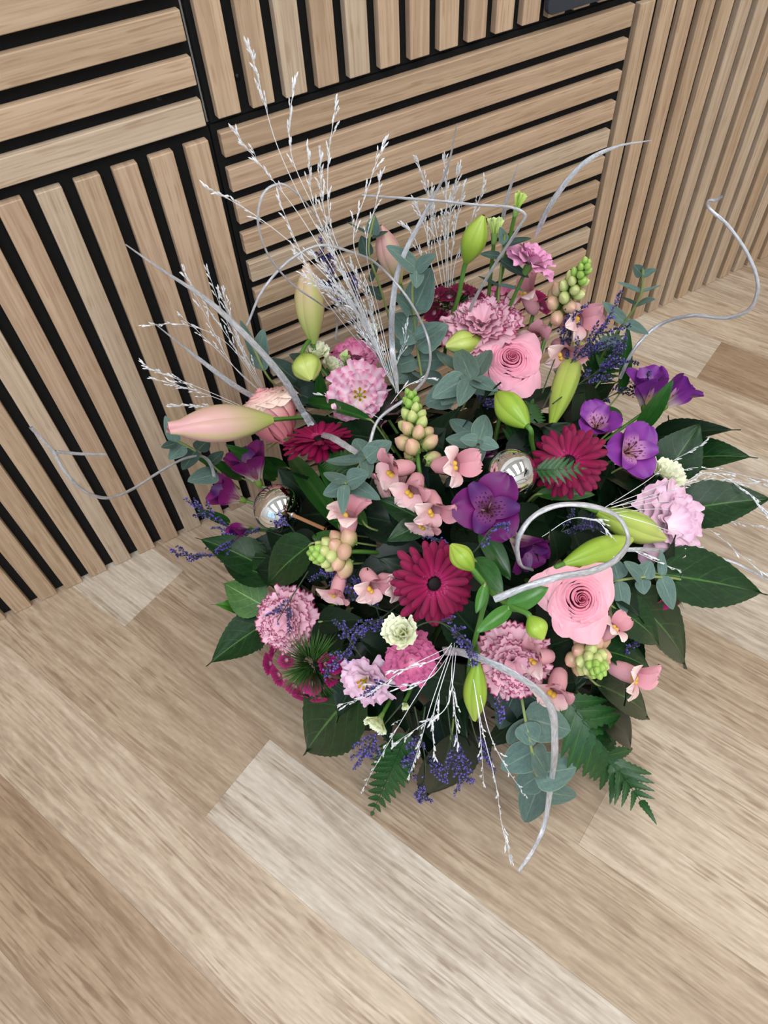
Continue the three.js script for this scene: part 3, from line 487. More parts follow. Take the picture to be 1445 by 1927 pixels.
function grass(label, path, seeds = 16, bushy = 1, from = 0.4, stout = 1) {
  const pts = path.map(at), o = thing('silver_grass_stem', label, 'silver grass', pts[0], 'silver painted grass stems'); o.updateMatrixWorld();
  const curve = new THREE.CatmullRomCurve3(pts), grain = once('grain', () => lathe([[0, 0], [0.09, 0.12], [0.14, 0.36], [0.1, 0.7], [0, 1]], 6)), L = curve.getLength();
  stem(o, pts, t => (0.00032 + 0.00014 * Math.sin(Math.PI * t) - 0.00014 * t) * stout, silver);
  const tw = [], gr = [], nodes = Math.max(4, Math.round(seeds / 2));
  for (let i = 0; i < nodes; i++) {
    const t = lerp(from, 0.97, i / (nodes - 1)), p = curve.getPoint(t), d = curve.getTangent(t), s = V(rr(-1, 1), rr(-1, 1), rr(-1, 1)); s.addScaledVector(d, -s.dot(d)).normalize();
    const l = bushy * rr(0.012, 0.03) * (1.15 - 0.6 * t), e = p.clone().addScaledVector(d, l).addScaledVector(s, l * rr(0.12, 0.34));
    tw.push([p, p.clone().lerp(e, 0.5).addScaledVector(s, l * 0.05), e]);
    const m = 2 + Math.floor(rnd() * 2.4);
    for (let j = 0; j < m; j++) { const f = lerp(0.35, 1, (j + rnd() * 0.4) / m), q = p.clone().lerp(e, f), dir = e.clone().sub(p).normalize().multiplyScalar(1).add(V(rr(-1, 1), rr(-1, 1), rr(-1, 1)).multiplyScalar(0.28)).normalize(); gr.push(moved(grain, M4(q.sub(o.position), dir, rr(0.0044, 0.0068)))); }
  }
  for (let j = 0; j < 3; j++) { const t = 1 - 0.02 * j, q = curve.getPoint(t), d = curve.getTangent(t).add(V(rr(-0.2, 0.2), rr(-0.2, 0.2), rr(-0.2, 0.2))).normalize(); gr.push(moved(grain, M4(q.sub(o.position), d, 0.0066))); }
  mesh('twigs', mergeGeometries(tw.map(w => sweep(w.map(p => p.clone().sub(o.position)), 0.0002, 4, 1, 4))), silver, o).userData.kind = 'stuff';
  mesh('seeds', mergeGeometries(gr), silver, o).userData.kind = 'stuff';
  return o;
}
function cane(label, path, wpx, flat = 0.6, taper = 0.5, extra = null, name = 'silver_rattan_strand', cat = 'rattan strand', group = 'curled silver rattan strands') {
  const pts = path.map(at), o = thing(name, label, cat, pts[0], group); o.updateMatrixWorld();
  const r = size(wpx / 2, pts[pts.length >> 1]);
  mesh('strand', sweep(pts.map(p => p.clone().sub(o.position)), t => r * (1 - taper * t ** 1.5) * (1 + 0.06 * Math.sin(t * 57)), 8, flat, pts.length * 10, BACK), glitter, o);
  if (extra) mesh('offshoot', sweep(extra.map(at).map(p => p.sub(o.position)), t => r * 0.8 * (1 - 0.3 * t), 8, flat, 24, BACK), glitter, o);
  return o;
}
const blade = (label, path, wpx) => {                           // silvered grass blade: broad in the middle, folded, running to a point
  const pts = path.map(at), o = thing('silver_streamer', label, 'streamer', pts[0], 'flat silver streamers'), r = size(wpx / 2, pts[pts.length >> 1]);
  mesh('strip', sweep(pts.map(p => p.clone().sub(o.position)), t => r * (0.25 + 0.75 * sstep(0, 0.08, t)) * Math.min(1, 0.25 + 2.2 * (1 - t)) * (0.55 + 0.45 * Math.sin(Math.PI * Math.min(1, t + 0.25))), 8, 0.22, pts.length * 10, BACK), glitter, o);
  return o;
};

// ---------- the arrangement ----------
{
  const o = thing('flower_bowl', 'low dark bowl of added green foam, unseen under the flowers to block light', 'bowl', V(HEART.x, 0, HEART.z));
  mesh('bowl', lathe([[0.0, 0.002], [0.09, 0.001], [0.105, 0.012], [0.125, 0.07], [0.122, 0.072], [0.10, 0.02], [0, 0.014]], 40), std({ color: '#15171a', roughness: 0.5 }), o);
  mesh('foam', lathe([[0, 0.2], [0.05, 0.195], [0.1, 0.165], [0.117, 0.11], [0.105, 0.03], [0, 0.02]], 32), std({ color: '#1d3a22', roughness: 0.95 }), o);  // unseen dome, added to block light between the stems
}
{ // dark packing greenery between the stems
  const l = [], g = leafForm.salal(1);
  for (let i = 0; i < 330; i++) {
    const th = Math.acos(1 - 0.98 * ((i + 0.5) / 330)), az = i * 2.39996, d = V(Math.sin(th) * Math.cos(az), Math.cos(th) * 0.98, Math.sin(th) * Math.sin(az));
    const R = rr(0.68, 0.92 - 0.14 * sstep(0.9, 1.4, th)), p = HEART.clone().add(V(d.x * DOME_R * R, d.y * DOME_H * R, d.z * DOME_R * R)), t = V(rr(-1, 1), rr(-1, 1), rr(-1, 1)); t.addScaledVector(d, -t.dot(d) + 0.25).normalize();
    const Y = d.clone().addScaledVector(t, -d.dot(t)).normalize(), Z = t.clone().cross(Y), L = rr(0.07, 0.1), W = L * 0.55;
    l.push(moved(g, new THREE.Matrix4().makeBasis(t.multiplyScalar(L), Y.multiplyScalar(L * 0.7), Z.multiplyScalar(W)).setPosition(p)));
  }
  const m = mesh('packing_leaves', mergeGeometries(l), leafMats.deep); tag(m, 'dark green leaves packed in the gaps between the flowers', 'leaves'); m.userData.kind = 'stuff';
}
// roses
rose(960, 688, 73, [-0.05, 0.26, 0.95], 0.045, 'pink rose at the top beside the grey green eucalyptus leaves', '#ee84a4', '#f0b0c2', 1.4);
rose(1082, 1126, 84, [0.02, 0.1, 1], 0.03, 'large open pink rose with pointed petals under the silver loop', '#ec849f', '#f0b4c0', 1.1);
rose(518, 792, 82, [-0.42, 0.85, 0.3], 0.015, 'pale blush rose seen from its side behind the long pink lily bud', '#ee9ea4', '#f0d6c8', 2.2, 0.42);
// gerberas
gerbera(1070, 868, 72, [-0.35, 0.12, 0.93], 0.02, 'dark magenta gerbera behind a small fern tip right of the silver ball', 0.3);
gerbera(816, 1098, 84, [0.26, -0.08, 0.96], 0.02, 'dark magenta gerbera with wide black eye below the peach snapdragon', 0.1);
gerbera(602, 828, 72, [-0.06, 0.86, 0.48], 0.02, 'dark magenta gerbera seen from its edge beside the blush rose', 0.7);
// carnations
frilly('carn', 'carnation', 'carnation', 'pink carnations with dark edges', 906, 612, 76, [-0.1, 0.45, 0.88], 0.008, 'pink carnation with dark edges behind the top rose', CARN);
frilly('carn', 'carnation', 'carnation', 'pink carnations with dark edges', 540, 1168, 62, [-0.25, 0.0, 0.96], 0.0, 'pink carnation with dark edges crossed by a lavender twig on the left', CARN);
frilly('carn', 'carnation', 'carnation', 'pink carnations with dark edges', 966, 1246, 74, [-0.08, -0.2, 0.97], 0.0, 'pink carnation with dark edges under the large open rose', CARN);
// lisianthus
const LG = 'frilled pink lisianthus flowers', lis = (...a) => frilly(a.pop(), 'lisianthus', 'lisianthus', LG, ...a);
lis(676, 745, 62, [0.08, -0.05, 1], 0.045, 'frilled pink lisianthus with an open yellow eye above the edge-on gerbera', LIS, 0, 'lis');
lis(668, 672, 48, [0.1, 0.6, 0.7], -0.015, 'frilled pink lisianthus just above the one with the yellow eye', { ...DEEP, base: '#f0c8d6', mid: '#e490b4' }, 1, 'lisrear');
lis(1000, 492, 50, [0.35, 0.6, 0.6], 0.015, 'tall pink lisianthus standing highest against the level slats', { ...LIS, eye: false, e: [1.45, 0.35], k: [-0.4, -0.8], base: '#f0cddc', mid: '#e7a8cb', edge: '#dc90bb', stemTo: on(930, 640, -0.02) }, 0, 'listall');
lis(1256, 985, 80, [0.35, 0.1, 0.93], 0.0, 'large pale pink lisianthus under the silver grass on the right edge', { ...PALE, eye: false }, 0, 'lispale');
lis(775, 1244, 52, [0.1, -0.15, 0.95], 0.0, 'deep pink lisianthus below the cream bloom in front', DEEP, 0, 'lisdeep');
lis(690, 1276, 56, [-0.3, -0.3, 0.85], 0.0, 'pale lilac pink lisianthus left of the deep pink one in front', { ...PALE, n: 16 }, 0, 'lislilac');
lis(946, 558, 34, [-0.1, 0.6, 0.7], -0.05, 'small pink lisianthus half hidden behind the top carnation', DEEP, 0, 'lisdeep');
const CG = 'cream lisianthus blooms', cream = (...a) => frilly(a.pop(), 'cream_lisianthus', 'lisianthus', CG, ...a);
cream(756, 1190, 50, [-0.25, 0.4, 0.85], 0.03, 'round cream lisianthus on top of the deep pink one in front', CREAM, 0, 'cream');
cream(1246, 896, 50, [0.3, 0.55, 0.75], 0.015, 'cream lisianthus above the large pale pink one on the right', CREAM, 0, 'cream');
cream(596, 668, 36, [0.1, 0.65, 0.7], 0.0, 'cream lisianthus behind the split green bud at upper left', CREAM, 0, 'cream');
cream(622, 690, 30, [0.5, 0.4, 0.7], 0.0, 'small cream lisianthus touching the frilled pink flowers at upper left', CREAM, 0, 'cream');
cream(712, 1356, 32, [-0.45, -0.55, 0.6], 0.01, 'small cream lisianthus hanging lowest in front', { ...CREAM, base: '#cfdc8a', mid: '#e3eab8' }, 0, 'creamlow');
cream(762, 1326, 17, [0.1, -0.2, 0.9], 0.01, 'tiny cream bud right of the lowest cream flower', { ...CREAM, n: 10, e: [1.55, 1.4], base: '#cfdc8a', mid: '#e3eab8' }, 0, 'creambud');
cream(700, 628, 28, [0.0, 0.85, 0.5], -0.02, 'cream bud behind the dense silver grass tuft', { ...CREAM, n: 12, e: [1.55, 1.35], base: '#c9d68e', mid: '#e0e5b5' }, 0, 'creambud2');
cream(931, 436, 38, [0.05, 0.95, 0.3], 0.0, 'pale green bud next to the tall bright lily bud', { ...CREAM, n: 12, wide: 0.42, e: [1.57, 1.46], k: [-0.05, -0.3], base: '#9fb94e', mid: '#c9da84', edge: '#d6e2a4', stemTo: on(915, 600, -0.02) }, 0, 'greenbud');
cream(974, 386, 36, [0.25, 0.95, 0.3], 0.0, 'topmost pale green bud on a thin stem', { ...CREAM, n: 11, wide: 0.36, e: [1.57, 1.48], k: [-0.05, -0.2], base: '#8fb03c', mid: '#b6d068', edge: '#c4d982', stemTo: on(925, 600, -0.02) }, 0, 'greenbud3');
cream(650, 678, 24, [0.0, 0.6, 0.8], 0.02, 'waxy green bud in front of the upper pink lisianthus', { ...CREAM, n: 8, e: [1.57, 1.5], tooth: 0, ruf: 0.02, base: '#b4cf7a', mid: '#cfe0a0', edge: '#cfe0a0', stemTo: on(668, 700, -0.04) }, 0, 'greenbud2');
// lily buds
lilyBud([590, 645], [578, 494], 54, 0, 0.0, 'upright blush and green lily bud against the slats at upper left', BLUSHTALL, [[610, 700, -0.03]]);
lilyBud([512, 790], [316, 808], 68, 0.07, 0.07, 'long pink lily bud lying level and pointing left', BLUSH, [[600, 786, 0.02], [650, 800, -0.03]], 0.12);
lilyBud([752, 532], [716, 424], 46, -0.03, -0.03, 'peach lily bud behind the eucalyptus top', BLUSH, [[770, 600, -0.05]]);
lilyBud([877, 494], [910, 405], 46, 0.01, 0.01, 'bright green lily bud standing on a long bare stem', GREEN, [[862, 560, 0.01], [845, 608, -0.01], [835, 680, -0.06]]);
lilyBud([905, 640], [838, 652], 46, 0.03, 0.05, 'pale green lily bud lying in front of the top carnation', YOUNG, [[925, 650, -0.02]]);
lilyBud([992, 802], [934, 738], 58, 0.05, 0.06, 'plump green lily bud below the top rose', GREEN, [[1000, 830, 0.02], [1010, 870, -0.03]]);
lilyBud([890, 1072], [848, 1024], 44, 0.05, 0.06, 'short green lily bud right of the wide-eyed gerbera', GREEN, [[915, 1110, 0.04], [905, 1160, 0.03], [885, 1240, 0.0], [880, 1300, -0.05]]);
lilyBud([1122, 962], [1252, 1014], 60, 0.0, 0.01, 'pale green lily bud pointing right inside the silver loop, the upper of two', YOUNG, [[1080, 950, -0.03]]);
lilyBud([1060, 1062], [1190, 1014], 54, 0.03, 0.035, 'bright green lily bud behind the large open rose, the lower of two', GREEN, [[1030, 1085, -0.02]]);
lilyBud([898, 1246], [893, 1356], 46, 0.03, 0.03, 'bright green lily bud hanging down in front', GREEN, [[895, 1215, 0.0]]);
lilyBud([996, 1160], [1022, 1204], 42, 0.075, 0.085, 'small round green bud with leaves over the edge of the large rose', GREEN, [[960, 1140, 0.06], [925, 1115, 0.04], [905, 1090, 0.0]], 0.0);
lilyBud([570, 668], [586, 716], 56, 0.02, 0.055, 'split green bud facing forward beside the cream bloom at upper left', YOUNG, [[585, 640, 0.0], [600, 760, -0.03]], 0.0, 0.5);
lilyBud([1038, 800], [1088, 650], 50, -0.035, -0.045, 'tall pale lily bud standing behind the lavender right of the top rose', YOUNG, [[1025, 840, -0.04]], 0.1);
// silver balls on sticks
const mirror = phys({ color: '#e3e4e6', metalness: 1, roughness: 0.015 });
function bauble(x, y, r, out, label, stick) {
  const p = on(x, y, out), R = size(r, p), o = thing('silver_ball', label, 'silver ball', p, 'mirrored silver balls'); o.updateMatrixWorld();
  mesh('ball', new THREE.SphereGeometry(R, 64, 40), mirror, o);
  const d = on(...stick).sub(p).normalize();
  mesh('cap', moved(lathe([[0, R + 0.0015], [0.003, R + 0.0015], [0.0036, R - 0.001], [0.0036, R - 0.003]], 16), M4(V(0, 0, 0), d)), std({ color: '#b9bcc2', metalness: 0.8, roughness: 0.35 }), o);
  stem(o, [p.clone().addScaledVector(d, R), on(...stick)], 0.0024, std({ color: '#a8764e', roughness: 0.5 }), 'stick');
}
bauble(523, 957, 46, 0.03, 'mirrored silver ball on a wooden stick at the left', [612, 996, -0.012]);
bauble(962, 891, 47, 0.02, 'mirrored silver ball between the two open gerberas', [985, 920, -0.1]);
// snapdragons
snapdragon([792, 900], [772, 742], 0.0, 0.06, 'upright peach snapdragon in the middle with open florets at its foot', 34, [[766, 880, 36, [-0.75, -0.1, 0.65], 0.03, 0.2], [828, 876, 38, [0.75, 0.0, 0.65], 0.03, 0.0], [784, 904, 36, [-0.2, -0.5, 0.8], 0.035, 0.1], [811, 936, 36, [0.2, -0.65, 0.75], 0.025, 0], [802, 962, 30, [-0.1, -0.8, 0.6], 0.01, 0.2], [752, 900, 30, [-0.8, -0.4, 0.4], 0.0, 0.1]], { from: 0.2, n: 24 });
snapdragon([672, 1038], [592, 1042], 0.0, 0.05, 'peach snapdragon tip pointing left beside the left silver ball', 36, [[655, 996, 36, [0.1, 0.8, 0.6], 0.02, 0], [690, 1082, 34, [0.4, -0.5, 0.75], 0.02, 0.3], [722, 1090, 30, [0.8, -0.2, 0.6], 0.01, 0.1], [640, 1090, 30, [-0.2, -0.75, 0.6], 0.01, 0]], { from: 0.15, n: 22 });
snapdragon([1095, 1215], [1126, 1262], 0.0, 0.06, 'peach snapdragon facing forward under the large open rose', 36, [[1052, 1272, 38, [-0.35, -0.5, 0.8], 0.02, 0.2], [1160, 1258, 38, [0.75, -0.25, 0.6], 0.02, 0], [1092, 1192, 34, [-0.1, 0.75, 0.6], 0.0, 0], [1030, 1235, 34, [-0.75, 0.1, 0.6], 0.01, 0.2], [1138, 1196, 28, [0.5, 0.6, 0.5], 0.025, 0.3]], { from: 0.05, n: 22 });
snapdragon([1040, 600], [1104, 496], -0.01, 0.02, 'green tipped snapdragon standing at the back near the oak wall', 30, [[1002, 578, 32, [-0.45, 0.7, 0.55], -0.025, 0.3], [1066, 606, 34, [0.5, -0.1, 0.8], -0.01, 0], [1012, 636, 30, [-0.3, -0.2, 0.9], -0.03, 0.2], [1050, 650, 32, [0.2, -0.6, 0.7], -0.01, 0]], { from: 0.1, n: 22 });
// alstroemerias
const PUR = ['#8a3795', '#642082'], WINE = ['#741d69', '#4d1150'], PLUM = ['#8a2671', '#691760'];
alstroemeria(476, 886, 64, [-0.3, 0.78, 0.5], 0.01, 'wine purple alstroemeria behind the left silver ball', 0.55, PLUM, 0.3);
alstroemeria(436, 932, 54, [-0.75, 0.35, 0.5], 0.0, 'wine purple alstroemeria bloom farthest left', 0.5, PLUM, 0.9);
alstroemeria(458, 1000, 40, [-0.6, -0.2, 0.8], 0.015, 'closed wine alstroemeria bud among lavender at the left', 0.12, PLUM, 0.2);
alstroemeria(918, 958, 80, [-0.05, 0.15, 0.98], 0.025, 'dark purple open alstroemeria below the right silver ball', 1.0, WINE, 0.5);
alstroemeria(980, 1025, 66, [0.45, -0.6, 0.6], 0.0, 'dark purple alstroemeria inside the silver loop', 0.6, WINE, 1.2);
alstroemeria(1216, 742, 66, [-0.1, 0.8, 0.5], 0.01, 'violet alstroemeria cup at the upper right', 0.45, PUR, 0.2);
alstroemeria(1268, 750, 56, [0.7, 0.65, 0.3], -0.01, 'violet alstroemeria cup pointing right over the floor', 0.4, PUR, 0.7);
alstroemeria(1182, 850, 66, [0.2, 0.1, 0.95], 0.015, 'open violet alstroemeria with striped throat right of the gerbera', 1.0, PUR, 0.5);
alstroemeria(1122, 802, 54, [-0.1, 0.5, 0.85], 0.0, 'open violet alstroemeria behind the right gerbera', 0.85, PUR, 1.3);
alstroemeria(925, 850, 34, [-0.5, 0.3, 0.7], -0.03, 'small dark alstroemeria in the shade left of the right silver ball', 0.5, WINE, 0.4);
// sweet williams
sweetWilliam(592, 1246, 82, [-0.2, -0.25, 0.95], -0.005, 'dark magenta sweet william with needle bracts under the left carnation', [[512, 1248, 20, [-0.8, 0, 0.6]], [528, 1268, 20, [-0.7, -0.3, 0.6]], [540, 1242, 14, [-0.2, 0.1, 1]], [556, 1288, 20, [-0.4, -0.6, 0.7]], [588, 1283, 20, [-0.1, -0.2, 0.95]], [610, 1250, 16, [0.6, 0.2, 0.7]], [570, 1306, 16, [-0.2, -0.8, 0.5]], [600, 1310, 14, [0.1, -0.85, 0.5]], [618, 1272, 16, [0.7, 0, 0.6]], [520, 1225, 16, [-0.85, 0.3, 0.4]], [628, 1252, 14, [0.5, 0.2, 0.8]]], ['#7a0d44', '#a81d68'], 340);
sweetWilliam(858, 578, 62, [0, 0.6, 0.8], -0.02, 'burgundy sweet william behind the top carnation', [[824, 560, 18, [-0.5, 0.6, 0.6]], [846, 562, 18, [-0.1, 0.6, 0.8]], [870, 552, 18, [0.1, 0.7, 0.7]], [892, 558, 16, [0.4, 0.6, 0.6]], [820, 590, 18, [-0.7, 0.2, 0.6]], [832, 604, 16, [-0.5, 0, 0.8]]], ['#5b0a32', '#7c1142']);
sweetWilliam(1266, 1106, 50, [0.7, 0, 0.7], -0.02, 'dark magenta sweet william behind the right eucalyptus sprig', [[1286, 1052, 14, [0.6, 0.6, 0.5]], [1268, 1082, 16, [0.4, 0.3, 0.8]], [1282, 1104, 16, [0.7, 0, 0.7]], [1274, 1122, 14, [0.6, -0.4, 0.6]], [1246, 1132, 14, [0.2, -0.6, 0.8]]], ['#7c0d44', '#a81c63'], 60);
sweetWilliam(1008, 572, 28, [0.2, 0.7, 0.7], -0.04, 'burgundy sweet william floret behind the rear snapdragon', [[1004, 565, 18, [0, 0.7, 0.7]], [1018, 582, 14, [0.4, 0.4, 0.8]]], ['#6e0d3c', '#98185a'], 60);
// eucalyptus: stem places, then leaves as base, tip, width, out at base, out at tip
eucalyptus('tall grey green eucalyptus sprig in the middle with round stacked leaf pairs', [[795, 720, 0.0], [786, 660, 0.03], [779, 600, 0.05], [776, 540, 0.06], [784, 505, 0.06]], [
  [783, 506, 727, 464, 52, 0.06, 0.055], [784, 506, 820, 480, 36, 0.062, 0.07], [784, 509, 783, 542, 30, 0.064, 0.09], [779, 582, 812, 505, 66, 0.05, 0.055], [778, 590, 742, 555, 48, 0.05, 0.05], [778, 596, 792, 592, 34, 0.05, 0.08],
  [776, 628, 742, 592, 62, 0.045, 0.04], [779, 632, 828, 608, 34, 0.05, 0.06], [776, 630, 754, 648, 38, 0.05, 0.06], [784, 652, 842, 612, 58, 0.035, 0.03], [781, 676, 726, 696, 62, 0.035, 0.045], [784, 678, 838, 676, 64, 0.03, 0.03], [778, 694, 742, 720, 60, 0.02, 0.03], [792, 700, 826, 730, 56, 0.01, 0.02], [776, 660, 740, 640, 46, 0.03, 0.02]]);
eucalyptus('grey green eucalyptus rosette over the lower left of the top rose', [[870, 770, -0.02], [885, 735, 0.03], [892, 712, 0.06]], [
  [888, 716, 862, 658, 44, 0.06, 0.05], [890, 714, 921, 660, 44, 0.058, 0.05], [892, 714, 936, 736, 36, 0.066, 0.07], [882, 712, 824, 664, 54, 0.05, 0.03], [878, 712, 814, 748, 54, 0.05, 0.04], [884, 716, 864, 764, 40, 0.06, 0.06], [868, 728, 832, 762, 50, 0.03, 0.02], [889, 722, 930, 742, 40, 0.045, 0.04], [850, 740, 800, 760, 56, 0.01, 0.0], [892, 711, 905, 720, 22, 0.07, 0.075]]);
eucalyptus('small leaved eucalyptus sprig with blue grey leaves left of the middle snapdragon', [[735, 840, -0.02], [690, 860, 0.02], [664, 895, 0.045], [648, 912, 0.06]], [
  [689, 861, 668, 826, 40, 0.02, 0.02], [691, 860, 736, 832, 46, 0.02, 0.02], [688, 862, 712, 844, 40, 0.04, 0.045], [684, 868, 615, 868, 34, 0.035, 0.03], [688, 866, 694, 900, 30, 0.03, 0.04], [650, 910, 610, 890, 28, 0.06, 0.05], [652, 906, 694, 892, 46, 0.055, 0.06], [650, 912, 609, 930, 36, 0.055, 0.05], [648, 913, 645, 968, 27, 0.065, 0.07], [654, 908, 714, 940, 38, 0.04, 0.03], [650, 908, 664, 922, 36, 0.05, 0.05], [700, 852, 745, 870, 34, 0.0, 0.0]]);
eucalyptus('eucalyptus tuft above and left of the right silver ball', [[880, 880, -0.05], [890, 850, 0.0], [902, 830, 0.03]], [
  [900, 832, 914, 782, 46, 0.03, 0.02], [899, 830, 866, 826, 30, 0.04, 0.04], [904, 832, 938, 842, 32, 0.045, 0.045], [895, 830, 840, 826, 40, 0.015, 0.0], [899, 838, 892, 884, 38, 0.025, 0.02], [885, 815, 848, 790, 38, 0.0, -0.01], [902, 829, 906, 836, 14, 0.05, 0.055]]);
eucalyptus('slender eucalyptus tip at upper right before the upright slats', [[1120, 690, -0.06], [1150, 640, -0.02], [1176, 605, 0.0], [1198, 572, 0.01], [1208, 545, 0.015], [1210, 506, 0.02]], [
  [1208, 518, 1192, 499, 27, 0.02, 0.02, 'eucadark'], [1209, 518, 1235, 507, 19, 0.02, 0.02], [1206, 549, 1162, 531, 14, 0.015, 0.02], [1207, 549, 1244, 537, 8, 0.015, 0.01], [1199, 573, 1232, 564, 27, 0.01, 0.02], [1197, 573, 1170, 559, 9, 0.01, 0.0, 'eucadark'], [1175, 606, 1134, 569, 28, 0.0, 0.0], [1177, 606, 1219, 629, 26, 0.0, 0.01], [1148, 633, 1163, 654, 34, -0.01, 0.0], [1146, 634, 1128, 660, 24, -0.01, 0.0]]);
eucalyptus('eucalyptus leaves at upper left between oak slats and cream bloom', [[600, 770, -0.06], [540, 740, -0.03], [505, 710, 0.0], [475, 650, 0.01]], [
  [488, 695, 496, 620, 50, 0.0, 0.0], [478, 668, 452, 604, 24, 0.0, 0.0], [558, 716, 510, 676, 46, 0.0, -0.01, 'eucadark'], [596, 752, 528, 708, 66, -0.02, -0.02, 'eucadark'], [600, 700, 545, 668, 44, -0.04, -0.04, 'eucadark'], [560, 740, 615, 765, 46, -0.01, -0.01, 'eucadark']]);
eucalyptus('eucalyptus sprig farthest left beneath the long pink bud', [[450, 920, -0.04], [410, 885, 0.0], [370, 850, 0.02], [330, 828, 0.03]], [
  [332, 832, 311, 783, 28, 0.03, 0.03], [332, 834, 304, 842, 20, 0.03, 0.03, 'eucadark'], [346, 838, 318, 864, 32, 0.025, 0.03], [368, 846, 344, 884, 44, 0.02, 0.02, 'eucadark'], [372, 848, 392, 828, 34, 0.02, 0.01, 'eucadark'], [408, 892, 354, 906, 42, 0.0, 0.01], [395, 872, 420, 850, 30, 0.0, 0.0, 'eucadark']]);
eucalyptus('level eucalyptus sprig pointing right under the pale pink lisianthus', [[1120, 1102, -0.03], [1165, 1092, 0.0], [1210, 1086, 0.015], [1265, 1088, 0.02], [1322, 1104, 0.02]], [
  [1208, 1088, 1174, 1058, 34, 0.015, 0.02], [1210, 1087, 1224, 1056, 38, 0.015, 0.02], [1208, 1090, 1212, 1118, 32, 0.01, 0.01], [1246, 1084, 1244, 1036, 20, 0.02, 0.02], [1244, 1086, 1266, 1146, 40, 0.02, 0.03], [1280, 1090, 1320, 1108, 38, 0.02, 0.025], [1308, 1096, 1316, 1062, 10, 0.02, 0.02], [1164, 1094, 1176, 1156, 40, 0.0, 0.01], [1164, 1090, 1152, 1050, 42, 0.0, 0.0], [1140, 1100, 1120, 1140, 40, -0.01, -0.01, 'eucadark']]);
eucalyptus('large leaved eucalyptus sprig hanging down in front by the silver strip', [[975, 1270, -0.03], [986, 1340, 0.01], [1000, 1410, 0.03], [1010, 1460, 0.035], [1016, 1505, 0.03]], [
  [986, 1350, 1072, 1374, 78, 0.01, 0.01], [984, 1352, 962, 1400, 60, 0.012, 0.0], [988, 1360, 1002, 1402, 52, 0.02, 0.03], [1004, 1414, 944, 1446, 62, 0.02, 0.02], [1006, 1455, 1084, 1444, 76, 0.03, 0.03], [1002, 1412, 1030, 1460, 56, 0.03, 0.035], [1010, 1462, 974, 1486, 52, 0.035, 0.03], [1012, 1480, 988, 1545, 56, 0.028, 0.02], [1014, 1486, 1083, 1498, 50, 0.028, 0.02], [1012, 1470, 1000, 1504, 30, 0.04, 0.045], [975, 1290, 940, 1370, 60, -0.02, -0.02, 'eucadark'], [980, 1296, 1030, 1330, 56, -0.02, -0.01, 'eucadark']]);
eucalyptus('dark eucalyptus tip at the very top beside the peach bud', [[745, 640, -0.06], [715, 540, -0.03], [694, 470, -0.02], [704, 405, -0.02]], [
  [702, 442, 704, 404, 30, -0.02, -0.02], [700, 447, 730, 436, 15, -0.02, -0.015, 'eucadark'], [692, 482, 680, 444, 30, -0.02, -0.02, 'eucadark'], [692, 440, 652, 418, 8, -0.02, -0.02, 'eucadark'], [696, 530, 716, 484, 15, -0.03, -0.03, 'eucadark'], [720, 560, 690, 540, 26, -0.04, -0.04, 'eucadark']]);
eucalyptus('dark slim leaved sprig in front of the tall pink lisianthus', [[935, 640, -0.03], [938, 560, 0.0], [945, 480, 0.015], [950, 440, 0.02]], [
  [946, 462, 999, 449, 24, 0.02, 0.02, 'eucadark'], [942, 482, 904, 478, 20, 0.02, 0.02, 'eucadark'], [942, 490, 994, 522, 30, 0.02, 0.02, 'eucadark'], [950, 458, 940, 428, 24, 0.02, 0.02], [938, 536, 988, 548, 12, 0.01, 0.01], [938, 538, 900, 520, 10, 0.01, 0.01, 'eucadark']]);
// broad leaves round the rim
salal([505, 1170], [386, 1250], 84, -0.01, 0.02, 'broad dark leaf pointing lower left beyond the left carnation', 'salal', [-0.2, 0.5, 0.9], 'salal', 0);
salal([500, 1142], [414, 1094], 74, -0.005, 0.015, 'paler green leaf with light veins just above the leftmost dark leaf', 'pale', [-0.2, 0.3, 1], 'salal', 1);
salal([490, 1150], [398, 1136], 40, -0.02, 0.01, 'small bright leaf tip between the pale leaf and the leftmost dark leaf', 'bright', [0, 0.5, 1], 'salal', 2);
salal([500, 1070], [366, 1008], 74, -0.03, 0.0, 'dark leaf behind the lavender sprays at the left rim', 'salal', [-0.2, 0.6, 0.8], 'salal', 3);
salal([520, 1092], [410, 1052], 70, -0.035, -0.01, 'dark leaf tucked under the one behind the lavender at the left rim', 'salal', [-0.2, 0.6, 0.8], 'salal', 1);
salal([588, 1022], [495, 1106], 84, 0.0, 0.02, 'broad dark leaf above the left carnation under the silver ball', 'salal', [-0.3, 0.2, 1], 'salal', 2);
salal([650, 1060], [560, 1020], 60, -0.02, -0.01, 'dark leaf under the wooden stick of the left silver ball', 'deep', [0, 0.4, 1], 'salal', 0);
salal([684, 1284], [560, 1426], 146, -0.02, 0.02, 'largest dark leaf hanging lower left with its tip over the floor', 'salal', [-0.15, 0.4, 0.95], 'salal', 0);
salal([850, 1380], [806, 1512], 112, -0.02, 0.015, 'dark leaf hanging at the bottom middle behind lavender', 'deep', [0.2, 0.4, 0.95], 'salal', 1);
salal([1275, 962], [1466, 934], 92, -0.01, -0.01, 'long dark leaf running off the right edge below the pale pink lisianthus', 'salal', [0.1, 0.35, 0.95], 'salal', 2);
salal([1225, 1078], [1456, 1116], 112, -0.015, -0.01, 'longest dark leaf at the right rim beneath the level eucalyptus', 'salal', [0.1, 0.35, 0.95], 'salal', 0);
salal([1150, 1140], [1250, 1218], 84, 0.0, 0.02, 'fresh green leaf with upturned tip right of the large open rose', 'salal', [0.2, 0.4, 0.9], 'salal', 3);
salal([1186, 1122], [1306, 1260], 104, -0.01, 0.0, 'dark leaf behind the fresh green leaf right of the large open rose', 'salal', [0.2, 0.35, 0.95], 'salal', 1);
